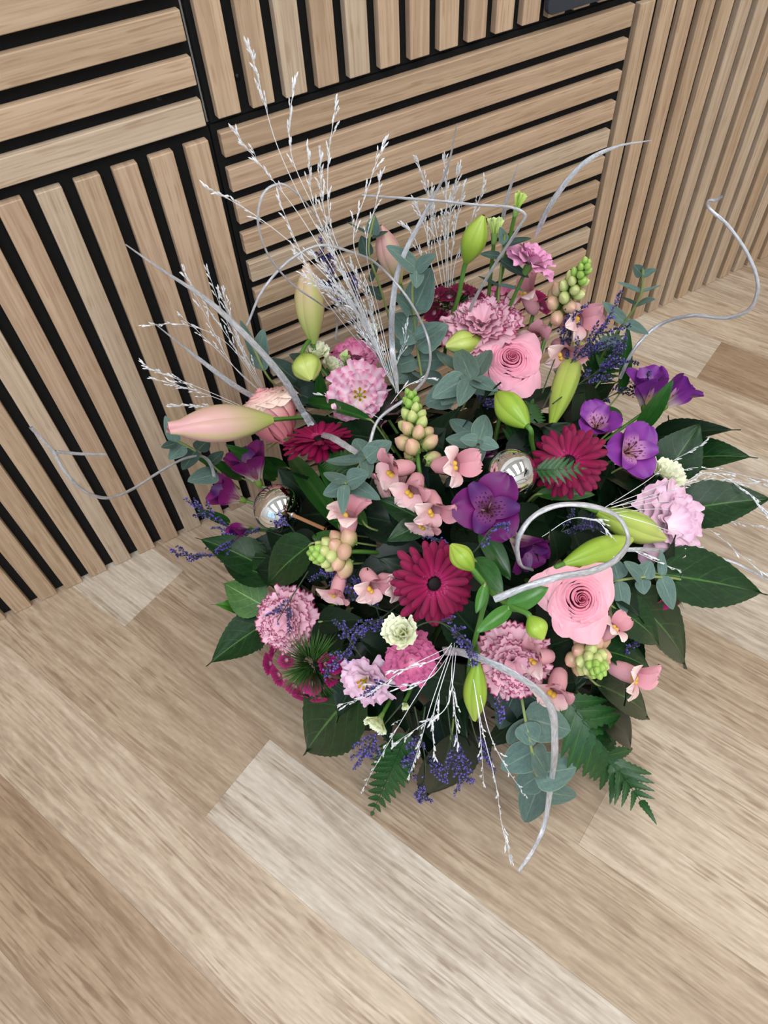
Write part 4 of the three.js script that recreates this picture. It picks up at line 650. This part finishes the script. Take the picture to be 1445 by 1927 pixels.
salal([1135, 1224], [1236, 1264], 76, 0.005, 0.015, 'small leaf right of the forward facing snapdragon', 'salal', [0.2, 0.6, 0.8], 'salal', 2);
salal([1120, 1286], [1234, 1352], 82, -0.01, 0.01, 'leaf below the forward facing snapdragon at the lower right', 'salal', [0.2, 0.5, 0.9], 'salal', 1);
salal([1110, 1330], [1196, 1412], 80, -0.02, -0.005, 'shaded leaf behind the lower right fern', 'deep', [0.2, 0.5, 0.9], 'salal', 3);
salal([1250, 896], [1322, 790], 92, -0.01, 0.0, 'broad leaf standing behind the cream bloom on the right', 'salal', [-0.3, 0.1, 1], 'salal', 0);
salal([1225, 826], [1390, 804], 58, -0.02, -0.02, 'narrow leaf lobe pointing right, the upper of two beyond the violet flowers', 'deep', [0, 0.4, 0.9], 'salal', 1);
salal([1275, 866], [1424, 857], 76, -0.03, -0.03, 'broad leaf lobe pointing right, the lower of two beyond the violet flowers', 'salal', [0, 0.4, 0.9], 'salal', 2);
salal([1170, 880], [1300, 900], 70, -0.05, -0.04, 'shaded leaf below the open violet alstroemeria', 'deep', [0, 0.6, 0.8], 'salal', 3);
salal([1250, 900], [1262, 780], 80, -0.05, -0.05, 'shaded leaf between the violet cups and the broad standing leaf', 'deep', [0.2, 0.3, 0.9], 'salal', 1);
salal([796, 978], [704, 934], 52, 0.0, 0.02, 'glossy leaf pointing left under the middle snapdragon, the upper of two', 'salal', [0, 0.3, 1], 'salal', 0);
salal([796, 986], [722, 1021], 46, 0.0, 0.02, 'glossy leaf pointing left under the middle snapdragon, the lower of two', 'salal', [0, 0.3, 1], 'salal', 2);
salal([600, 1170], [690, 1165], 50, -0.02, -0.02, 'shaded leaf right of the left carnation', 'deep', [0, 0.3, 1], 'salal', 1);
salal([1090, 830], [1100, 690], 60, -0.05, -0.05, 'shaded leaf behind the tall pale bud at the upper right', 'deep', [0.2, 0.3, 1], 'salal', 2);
const LG2 = 'long green lily and alstroemeria leaves', strap = (b, t, w, ob, ot, label, m = 'strap', hint = [0, 0.2, 1]) => salal(b, t, w, ob, ot, label, m, hint, 'strap', 1, 'strap_leaf', LG2);
strap([668, 945], [578, 828], 34, -0.01, 0.01, 'long leaf rising left between the silver ball and the eucalyptus');
strap([690, 990], [596, 868], 36, -0.015, 0.0, 'long leaf just right of the one rising by the silver ball');
strap([645, 1000], [540, 850], 40, -0.03, -0.01, 'long dark leaf behind the left silver ball');
strap([670, 980], [620, 840], 30, -0.02, -0.02, 'long dark leaf left of the small leaved eucalyptus');
strap([955, 1143], [1031, 1106], 40, 0.06, 0.075, 'bright leaf lying over the left edge of the large open rose', 'bright');
strap([962, 1142], [897, 1190], 30, 0.06, 0.07, 'bright leaf pointing lower left from the round bud stem', 'bright');
strap([912, 1100], [896, 1154], 20, 0.05, 0.055, 'small bright leaf hanging under the short green bud', 'bright');
strap([892, 1052], [945, 1118], 48, 0.01, 0.03, 'wide green leaf behind the short green bud');
strap([905, 1000], [960, 1090], 40, -0.02, -0.01, 'shaded leaf between the dark alstroemeria and the silver loop');
strap([1166, 740], [1182, 612], 24, -0.02, -0.01, 'upright narrow leaf behind the violet cups');
strap([1200, 810], [1266, 716], 34, 0.02, 0.03, 'twisted leaf between the two violet cups');
strap([1170, 790], [1118, 765], 18, 0.02, 0.03, 'slim leaf crossing the violet alstroemerias');
strap([1200, 840], [1242, 872], 24, -0.02, -0.01, 'curled leaf right of the open violet alstroemeria');
strap([700, 792], [560, 752], 24, -0.03, -0.03, 'leaf lying along the stem of the long pink bud');
strap([610, 770], [598, 690], 24, -0.01, 0.02, 'upright leaf under the split green bud');
strap([660, 1020], [585, 1010], 30, 0.0, 0.0, 'slim leaf under the wooden stick');
strap([1010, 930], [1120, 930], 30, -0.03, -0.02, 'slim shaded leaf under the right gerbera');
strap([455, 900], [372, 862], 26, -0.03, 0.0, 'slim leaf above the leftmost wine alstroemeria');
strap([432, 985], [372, 960], 20, -0.01, 0.01, 'small leaf by the leftmost lavender');
strap([520, 900], [428, 838], 36, -0.03, 0.0, 'short wide leaf between the blush rose and the wine alstroemerias');
strap([540, 880], [455, 872], 30, -0.04, -0.02, 'shaded leaf under the blush rose');
strap([1140, 700], [1122, 668], 22, -0.05, -0.04, 'shaded leaf under the slender eucalyptus tip');
// ferns
fern('fern frond at the lower right with its tip over the floor', [[1052, 1290, -0.02], [1105, 1370, 0.0], [1150, 1430, 0.01], [1206, 1508, 0.01]], 178, [0, 0.3, 1], 12);
fern('fern frond at the bottom left of the hanging lavender', [[770, 1370, -0.03], [740, 1440, 0.0], [702, 1527, 0.01]], 92);
fern('small fern tip lying across the right gerbera', [[1004, 884, 0.05], [1040, 884, 0.065], [1094, 882, 0.07]], 46, [0, 0.2, 1], 7);
fern('dark fern under the edge-on gerbera', [[700, 900, -0.03], [655, 872, -0.01], [610, 862, 0.0]], 60);
fern('dark fern between silver ball and top rose', [[960, 850, -0.05], [985, 800, -0.04], [1000, 760, -0.04]], 80);
fern('dark fern behind the eucalyptus tip at upper right', [[1100, 740, -0.06], [1130, 690, -0.05], [1160, 630, -0.05]], 80);
// sea lavender
lavender('lavender spray fanning left of the wine alstroemeria bud', [[500, 1040, -0.02], [440, 1000, 0.01], [368, 953, 0.02]], 1, 9);
lavender('lavender spray left of the silver ball over the bud', [[540, 1010, 0.0], [480, 1000, 0.03], [415, 1030, 0.03]], 1.1, 9);
lavender('lavender tip farthest left over the floor', [[500, 1050, -0.01], [420, 1046, 0.01], [332, 1046, 0.02]], 0.9, 7);
lavender('lavender tip drooping at the left over dark leaves', [[500, 1020, 0.0], [470, 1035, 0.02], [452, 1072, 0.025]], 1, 5);
lavender('lavender in front of the left silver ball', [[560, 1010, 0.0], [540, 985, 0.05], [520, 985, 0.06]], 1.1, 5);
lavender('dark lavender twig crossing the left carnation', [[580, 1075, 0.0], [545, 1130, 0.04], [500, 1210, 0.045]], 0.8, 8, 0.25);
lavender('lavender sprays beside the magenta sweet william', [[690, 1180, -0.02], [655, 1220, 0.02], [612, 1262, 0.02]], 1.1, 7);
lavender('lavender between the wide-eyed gerbera and the left snapdragon', [[760, 1160, -0.03], [700, 1140, 0.0], [650, 1112, 0.01]], 1.1, 9);
lavender('lavender above the cream bloom in front', [[760, 1130, -0.02], [715, 1165, 0.01], [660, 1200, 0.02]], 1.1, 9);
lavender('lavender between the snapdragon florets and the left pink blooms', [[690, 1250, -0.01], [665, 1215, 0.02], [640, 1180, 0.03]], 1, 6);
lavender('lavender spike curling over the dark alstroemeria', [[850, 1060, 0.0], [895, 1035, 0.04], [925, 995, 0.05], [952, 990, 0.05]], 0.7, 6);
lavender('lavender behind the short green bud', [[900, 1080, -0.02], [850, 1035, 0.0], [790, 1000, 0.0]], 1, 7, 0.1);
lavender('arching lavender over the cream bloom toward the carnation', [[760, 1190, 0.02], [820, 1170, 0.05], [862, 1190, 0.05], [900, 1240, 0.04]], 0.8, 8, 0.1);
lavender('lavender hanging lowest left of the bottom leaf', [[780, 1330, -0.01], [800, 1430, 0.01], [790, 1512, 0.01]], 0.8, 8);
lavender('lavender spray over the bottom leaf', [[840, 1310, -0.01], [850, 1390, 0.02], [870, 1470, 0.02]], 1.2, 10);
lavender('second lavender spray over the bottom leaf, nearer the fern', [[800, 1330, -0.01], [790, 1390, 0.01], [760, 1440, 0.01]], 1.1, 8);
lavender('lavender hanging left of the lowest cream flower', [[760, 1320, -0.01], [710, 1380, 0.01], [676, 1436, 0.015]], 0.9, 8);
lavender('lavender right of the hanging green bud', [[920, 1260, -0.01], [940, 1310, 0.01], [945, 1350, 0.01]], 1.2, 6);
lavender('lavender sprays beside the front pale lilac bloom', [[750, 1270, 0.0], [720, 1290, 0.03], [690, 1300, 0.035]], 1.2, 5);
lavender('lavender wisp behind the hanging bud', [[880, 1330, -0.02], [900, 1400, -0.01], [925, 1440, -0.01]], 1, 7);
lavender('large dark lavender spray right of the top rose reaching the oak wall', [[1020, 770, 0.0], [1060, 700, 0.025], [1140, 612, 0.035]], 1.2, 14, 0.15);
lavender('lavender spray above the top rose, left of the large dark one', [[1020, 740, -0.02], [1050, 660, 0.01], [1080, 590, 0.02]], 1, 9, 0.1);
lavender('lavender spray leaning right above the violet alstroemerias', [[1040, 760, 0.0], [1100, 715, 0.02], [1170, 670, 0.03]], 1.2, 12, 0.1);
lavender('lavender between the tall pale bud and the violet cups', [[1090, 790, -0.03], [1140, 750, -0.01], [1220, 715, 0.01]], 1, 9, 0.2);
lavender('lavender left of the plump green bud under the top rose', [[1000, 780, -0.03], [950, 760, 0.0], [905, 752, 0.02]], 1.1, 7);
lavender('lavender at the very back behind the dense silver tuft', [[680, 640, -0.06], [640, 550, -0.03], [604, 470, -0.02]], 0.8, 8);
lavender('lavender behind the peach bud at the back', [[700, 640, -0.06], [675, 570, -0.04], [662, 520, -0.03]], 0.8, 6);
lavender('lavender peeping out right of the forward facing snapdragon', [[1140, 1250, -0.01], [1170, 1225, 0.0], [1198, 1212, 0.0]], 1.1, 5);
lavender('dark lavender tangle inside the silver loop', [[1010, 1040, -0.03], [1060, 1000, -0.02], [1130, 985, -0.02]], 1.2, 9, 0.4);
lavender('lavender left of the wide-eyed gerbera', [[720, 1180, -0.04], [690, 1110, -0.02], [600, 1080, -0.01]], 1.1, 9);
// silver grass: each stem one thing, labels count along its tuft
const ORD = 'leftmost second third fourth fifth sixth seventh eighth ninth tenth eleventh twelfth thirteenth fourteenth fifteenth sixteenth seventeenth'.split(' ');
const tuft = (where, list) => list.forEach(([path, seeds, bushy, from, stout], i) => grass((i ? ORD[i] + ' from left' : ORD[0]) + ' of the silver grass stems ' + where, path, seeds, bushy, from, stout));
tuft('rising above the blush lily bud', [
  [[[720, 680, 0.0], [650, 560, 0.22, 'z'], [545, 455, 0.22, 'z'], [460, 392, 0.22, 'z'], [392, 355, 0.22, 'z']], 22, 0.8, 0.62],
  [[[725, 690, 0.0], [640, 530, 0.22, 'z'], [560, 400, 0.22, 'z'], [490, 310, 0.22, 'z'], [437, 244, 0.22, 'z']], 18, 0.7, 0.6],
  [[[720, 700, 0.0], [640, 500, 0.22, 'z'], [580, 400, 0.22, 'z'], [520, 270, 0.22, 'z'], [490, 165, 0.22, 'z'], [469, 88, 0.22, 'z']], 20, 0.9, 0.7],
  [[[715, 690, 0.0], [600, 545, 0.22, 'z'], [555, 450, 0.22, 'z'], [525, 376, 0.22, 'z']], 9, 0.7, 0.62],
  [[[720, 690, 0.0], [640, 500, 0.22, 'z'], [595, 400, 0.22, 'z'], [548, 290, 0.22, 'z'], [546, 215, 0.22, 'z'], [554, 158, 0.22, 'z']], 18, 0.8, 0.55],
  [[[735, 720, 0.0], [660, 540, 0.2, 'z'], [610, 440, 0.2, 'z'], [585, 360, 0.2, 'z'], [582, 292, 0.2, 'z']], 24, 0.9, 0.45],
  [[[735, 720, 0.0], [665, 540, 0.2, 'z'], [620, 440, 0.2, 'z'], [605, 360, 0.2, 'z'], [602, 292, 0.2, 'z']], 24, 0.9, 0.45],
  [[[740, 720, 0.0], [670, 540, 0.2, 'z'], [622, 420, 0.2, 'z'], [618, 300, 0.2, 'z'], [633, 192, 0.2, 'z']], 26, 0.8, 0.45],
  [[[728, 700, 0.02], [660, 600, 0.04], [610, 540, 0.06], [556, 478, 0.06]], 60, 1.3, 0.14, 0.8],
  [[[732, 710, 0.02], [672, 610, 0.04], [628, 560, 0.06], [575, 520, 0.06]], 60, 1.3, 0.14, 0.8],
  [[[735, 720, 0.02], [680, 600, 0.04], [640, 540, 0.06], [590, 480, 0.06]], 70, 1.3, 0.14, 0.8],
  [[[736, 722, 0.02], [690, 620, 0.04], [650, 570, 0.06], [606, 532, 0.06]], 64, 1.3, 0.14, 0.8],
  [[[738, 724, 0.02], [690, 600, 0.04], [655, 540, 0.06], [622, 470, 0.06]], 70, 1.3, 0.14, 0.8],
  [[[740, 726, 0.02], [700, 630, 0.04], [672, 585, 0.06], [640, 548, 0.06]], 60, 1.3, 0.14, 0.8],
  [[[742, 730, 0.02], [705, 620, 0.04], [690, 560, 0.06], [662, 500, 0.06]], 60, 1.3, 0.14, 0.8],
  [[[745, 740, 0.02], [700, 560, 0.22, 'z'], [665, 450, 0.22, 'z'], [690, 360, 0.22, 'z'], [722, 268, 0.22, 'z']], 24, 0.8, 0.5],
  [[[748, 740, 0.02], [716, 600, 0.04], [690, 450, 0.2, 'z'], [708, 380, 0.2, 'z'], [716, 332, 0.2, 'z']], 20, 0.8, 0.5]]);
tuft('standing white behind the tall eucalyptus', [
  [[[840, 590, -0.03], [800, 500, -0.02], [775, 440, -0.01], [765, 428, -0.01]], 22, 1.0, 0.4, 1.5],
  [[[840, 590, -0.03], [812, 500, -0.02], [800, 430, -0.01], [780, 382, -0.01]], 32, 1.0, 0.35, 1.5],
  [[[842, 590, -0.03], [815, 440, -0.02], [806, 370, -0.01], [785, 298, 0.0]], 41, 1.0, 0.3, 1.5],
  [[[845, 590, -0.03], [830, 480, -0.02], [815, 410, -0.01], [812, 360, 0.0]], 41, 1.0, 0.3, 1.5],
  [[[845, 590, -0.03], [838, 460, -0.02], [840, 380, -0.01], [836, 294, 0.0]], 48, 1.0, 0.3, 1.5],
  [[[848, 590, -0.03], [842, 460, -0.02], [850, 380, -0.01], [864, 318, 0.0]], 44, 1.0, 0.3, 1.5],
  [[[848, 590, -0.03], [850, 480, -0.02], [862, 400, -0.01], [872, 354, 0.0]], 35, 1.0, 0.3, 1.5],
  [[[850, 590, -0.03], [855, 500, -0.02], [885, 420, -0.01], [912, 346, 0.0]], 35, 1.0, 0.3, 1.5]]);
tuft('spreading left above the blush rose', [
  [[[500, 745, -0.02], [420, 640, 0.0], [340, 610, 0.0], [276, 613, 0.0]], 14, 0.7, 0.5],
  [[[500, 745, -0.02], [440, 690, 0.0], [390, 640, 0.0], [338, 592, 0.01]], 12, 0.7, 0.5],
  [[[505, 750, -0.02], [440, 690, 0.0], [395, 610, 0.01], [345, 506, 0.02]], 18, 0.7, 0.4],
  [[[505, 750, -0.02], [460, 680, 0.01], [405, 600, 0.02], [352, 522, 0.03]], 26, 0.9, 0.35],
  [[[505, 750, -0.02], [460, 670, 0.01], [420, 590, 0.02], [390, 506, 0.03]], 18, 0.7, 0.5],
  [[[505, 750, -0.02], [468, 690, 0.01], [440, 620, 0.02], [420, 548, 0.03]], 30, 0.9, 0.3],
  [[[508, 752, -0.02], [480, 700, 0.01], [450, 640, 0.02], [412, 545, 0.03]], 26, 0.9, 0.3]]);
tuft('lying left above the long pink lily bud', [
  [[[500, 785, -0.02], [400, 740, 0.0], [330, 712, 0.01], [274, 690, 0.01]], 22, 0.9, 0.45],
  [[[500, 785, -0.02], [410, 750, 0.0], [350, 730, 0.01], [288, 712, 0.01]], 26, 1, 0.4],
  [[[500, 790, -0.02], [420, 770, 0.0], [370, 765, 0.01], [328, 762, 0.01]], 18, 0.9, 0.45]]);
tuft('hanging down in front', [
  [[[850, 1210, 0.02], [790, 1300, 0.05], [730, 1400, 0.04], [680, 1490, 0.03]], 26, 0.9, 0.5],
  [[[850, 1215, 0.02], [760, 1260, 0.06], [690, 1310, 0.05], [640, 1326, 0.05]], 16, 0.8, 0.3],
  [[[850, 1215, 0.02], [810, 1330, 0.05], [790, 1400, 0.05], [768, 1464, 0.04]], 20, 0.9, 0.55],
  [[[855, 1215, 0.02], [830, 1290, 0.06], [815, 1350, 0.06], [818, 1428, 0.05]], 24, 1, 0.4],
  [[[855, 1210, 0.02], [850, 1270, 0.07], [856, 1340, 0.06], [862, 1405, 0.05]], 24, 1, 0.35],
  [[[850, 1220, 0.02], [820, 1240, 0.07], [780, 1255, 0.07], [735, 1262, 0.06]], 12, 0.8, 0.4],
  [[[850, 1225, 0.02], [810, 1275, 0.07], [770, 1290, 0.07], [690, 1288, 0.06]], 16, 0.8, 0.4],
  [[[860, 1215, 0.02], [840, 1330, 0.06], [800, 1360, 0.06], [740, 1400, 0.05]], 20, 0.9, 0.4],
  [[[885, 1240, 0.02], [900, 1340, 0.06], [906, 1410, 0.05], [910, 1478, 0.04]], 16, 0.8, 0.4],
  [[[885, 1240, 0.02], [905, 1360, 0.06], [932, 1470, 0.05], [946, 1560, 0.04], [960, 1616, 0.04]], 30, 0.9, 0.4],
  [[[890, 1240, 0.02], [918, 1370, 0.06], [950, 1440, 0.05], [990, 1498, 0.05]], 20, 0.8, 0.4]]);
tuft('fanning right over the pale pink lisianthus', [
  [[[1130, 960, 0.02], [1210, 910, 0.03], [1270, 865, 0.03], [1322, 836, 0.03]], 12, 0.8, 0.45],
  [[[1150, 950, 0.02], [1240, 915, 0.03], [1310, 880, 0.02], [1450, 905, 0.02]], 14, 0.8, 0.5],
  [[[1150, 955, 0.02], [1250, 925, 0.03], [1330, 905, 0.02], [1450, 912, 0.02]], 40, 1.1, 0.3],
  [[[1150, 955, 0.02], [1250, 930, 0.03], [1340, 890, 0.02], [1410, 930, 0.02], [1435, 960, 0.02]], 34, 1.1, 0.3],
  [[[1150, 960, 0.02], [1260, 945, 0.03], [1350, 970, 0.02], [1452, 998, 0.02]], 16, 0.8, 0.5],
  [[[1150, 965, 0.02], [1260, 960, 0.03], [1340, 1000, 0.02], [1400, 1050, 0.02], [1438, 1080, 0.02]], 14, 0.7, 0.5],
  [[[1150, 965, 0.02], [1220, 985, 0.04], [1280, 1010, 0.03], [1330, 1042, 0.03]], 14, 0.8, 0.4]]);
tuft('trailing by the thick silver loop', [
  [[[1020, 1010, 0.0], [1080, 975, 0.02], [1130, 985, 0.03], [1152, 1030, 0.04]], 18, 0.9, 0.4],
  [[[1130, 1000, -0.02], [1200, 1040, 0.02], [1270, 1070, 0.02], [1328, 1080, 0.02]], 16, 0.8, 0.3]]);
tuft('short beside the yellow eyed bloom', [
  [[[720, 790, 0.02], [680, 770, 0.04], [640, 755, 0.04], [604, 742, 0.04]], 10, 0.8, 0.4],
  [[[745, 740, 0.03], [745, 690, 0.06], [760, 650, 0.06], [766, 610, 0.06]], 16, 0.8, 0.2],
  [[[735, 760, 0.03], [760, 730, 0.05], [790, 715, 0.06], [812, 712, 0.06]], 10, 0.7, 0.3]]);
// curled silver rattan and blades
cane('silver strand curling out to the left with a forked end over upright slats', [[404, 905, 0.0], [398, 878, 0.01], [384, 860, 0.02], [350, 862, 0.03], [300, 888, 0.04], [250, 920, 0.05], [205, 937, 0.06], [160, 925, 0.07], [120, 885, 0.08], [100, 850, 0.08], [78, 826, 0.08], [58, 804, 0.08]], 8, 0.7, 0.15, [[104, 850, 0.08], [150, 854, 0.08], [200, 855, 0.08]]);
cane('thin silver strand looping over the blush lily bud and round the eucalyptus', [[694, 840, 0.02], [712, 790, 0.04], [770, 745, 0.06], [803, 705, 0.08], [806, 640, 0.08], [770, 565, 0.08], [722, 508, 0.07], [660, 474, 0.2, 'z'], [600, 462, 0.2, 'z'], [545, 490, 0.2, 'z'], [495, 545, 0.2, 'z'], [465, 612, 0.2, 'z']], 6, 0.8, 0.3);
cane('thin silver strand in a loop above the blush lily bud', [[632, 640, 0.0], [634, 600, 0.02], [600, 570, 0.22, 'z'], [545, 530, 0.22, 'z'], [500, 470, 0.22, 'z'], [485, 405, 0.22, 'z'], [500, 358, 0.22, 'z'], [530, 346, 0.22, 'z'], [560, 365, 0.22, 'z'], [590, 400, 0.2, 'z'], [640, 470, 0.18, 'z']], 6, 0.6, 0.3);
cane('straight silver strand bent down beside the tall green buds', [[876, 616, 0.0], [890, 570, 0.02], [930, 500, 0.03], [975, 430, 0.04], [988, 405, 0.04], [968, 392, 0.04], [900, 386, 0.05], [800, 376, 0.05], [680, 368, 0.06]], 7, 0.5, 0.3);
cane('silver strand curling high at the right over the floor and upright slats', [[1166, 712, 0.0], [1195, 655, 0.0], [1240, 612, -0.02], [1300, 594, -0.02], [1370, 598, -0.02], [1412, 580, -0.02], [1426, 540, -0.02], [1410, 485, -0.02], [1370, 425, -0.02], [1332, 388, -0.02], [1334, 378, -0.02], [1346, 377, -0.02], [1358, 369, -0.02]], 8, 0.8, 0.25);
cane('thick silver loop curling over the large open rose', [[930, 1128, 0.07], [985, 1106, 0.08], [1050, 1086, 0.09], [1115, 1074, 0.09], [1160, 1052, 0.09], [1182, 1012, 0.08], [1165, 975, 0.08], [1110, 952, 0.08], [1045, 952, 0.07], [1000, 975, 0.06], [975, 1015, 0.05], [978, 1060, 0.03], [1000, 1072, 0.0]], 13, 0.6, 0.2);
cane('broad silver strip bending down to the floor in front', [[835, 1225, 0.0], [870, 1228, 0.03], [930, 1250, 0.05], [1000, 1290, 0.06], [1036, 1330, 0.06], [1044, 1400, 0.06], [1036, 1480, 0.06], [1022, 1560, 0.06], [1000, 1605, 0.06], [976, 1640, 0.06]], 17, 0.25, 0.55);
cane('grey strip running off to the right over the longest dark leaf', [[1130, 1036, -0.01], [1200, 1034, 0.02], [1300, 1042, 0.02], [1380, 1058, 0.01], [1460, 1100, 0.0]], 8, 0.3, 0.5);
blade('long silver blade rising left from the edge-on gerbera past the slats', [[600, 806, 0.03], [570, 775, 0.04], [540, 722, 0.05], [480, 650, 0.05], [390, 565, 0.04], [300, 505, 0.03], [236, 460, 0.02]], 14);
cane('bent grey strip end lying across the edge-on gerbera', [[572, 776, 0.042], [590, 806, 0.045], [630, 826, 0.05], [672, 852, 0.04]], 16, 0.2, 0.3);
blade('short silver blade left of the blush rose', [[500, 760, 0.0], [440, 725, 0.01], [370, 672, 0.01], [292, 610, 0.01]], 11);
blade('grey silver blade standing in front of the tall eucalyptus up to the level slats', [[750, 740, 0.03], [738, 660, 0.07], [738, 580, 0.07], [752, 500, 0.06], [800, 400, 0.05], [840, 320, 0.05], [860, 232, 0.05]], 12);
blade('white silver blade curving right before the oak corner', [[1005, 450, 0.0], [1040, 378, 0.0], [1100, 306, -0.01], [1160, 276, -0.02], [1226, 264, -0.03]], 11);
blade('thin silver blade standing behind the topmost green bud', [[945, 415, -0.02], [955, 370, -0.02], [975, 308, -0.02]], 8);
// dark sign hanging on the wall, only its lower corner in view
{
  const o = thing('wall_sign', 'dark slate blue plate with rounded corner on the upright slats at the top edge', 'sign', V(0.4945, 0.7025, 0.001));
  const s = new THREE.Shape(), w = 0.06, h = 0.1, r = 0.008;
  s.moveTo(-w + r, -h); s.lineTo(w - r, -h); s.absarc(w - r, -h + r, r, -Math.PI / 2, 0); s.lineTo(w, h - r); s.absarc(w - r, h - r, r, 0, Math.PI / 2); s.lineTo(-w + r, h); s.absarc(-w + r, h - r, r, Math.PI / 2, Math.PI); s.lineTo(-w, -h + r); s.absarc(-w + r, -h + r, r, Math.PI, Math.PI * 1.5);
  mesh('plate', new THREE.ExtrudeGeometry(s, { depth: 0.006, bevelEnabled: true, bevelSize: 0.001, bevelThickness: 0.001, bevelSegments: 2 }), std({ color: '#2a303c', roughness: 0.6 }), o);
}

renderer.render(scene, camera);
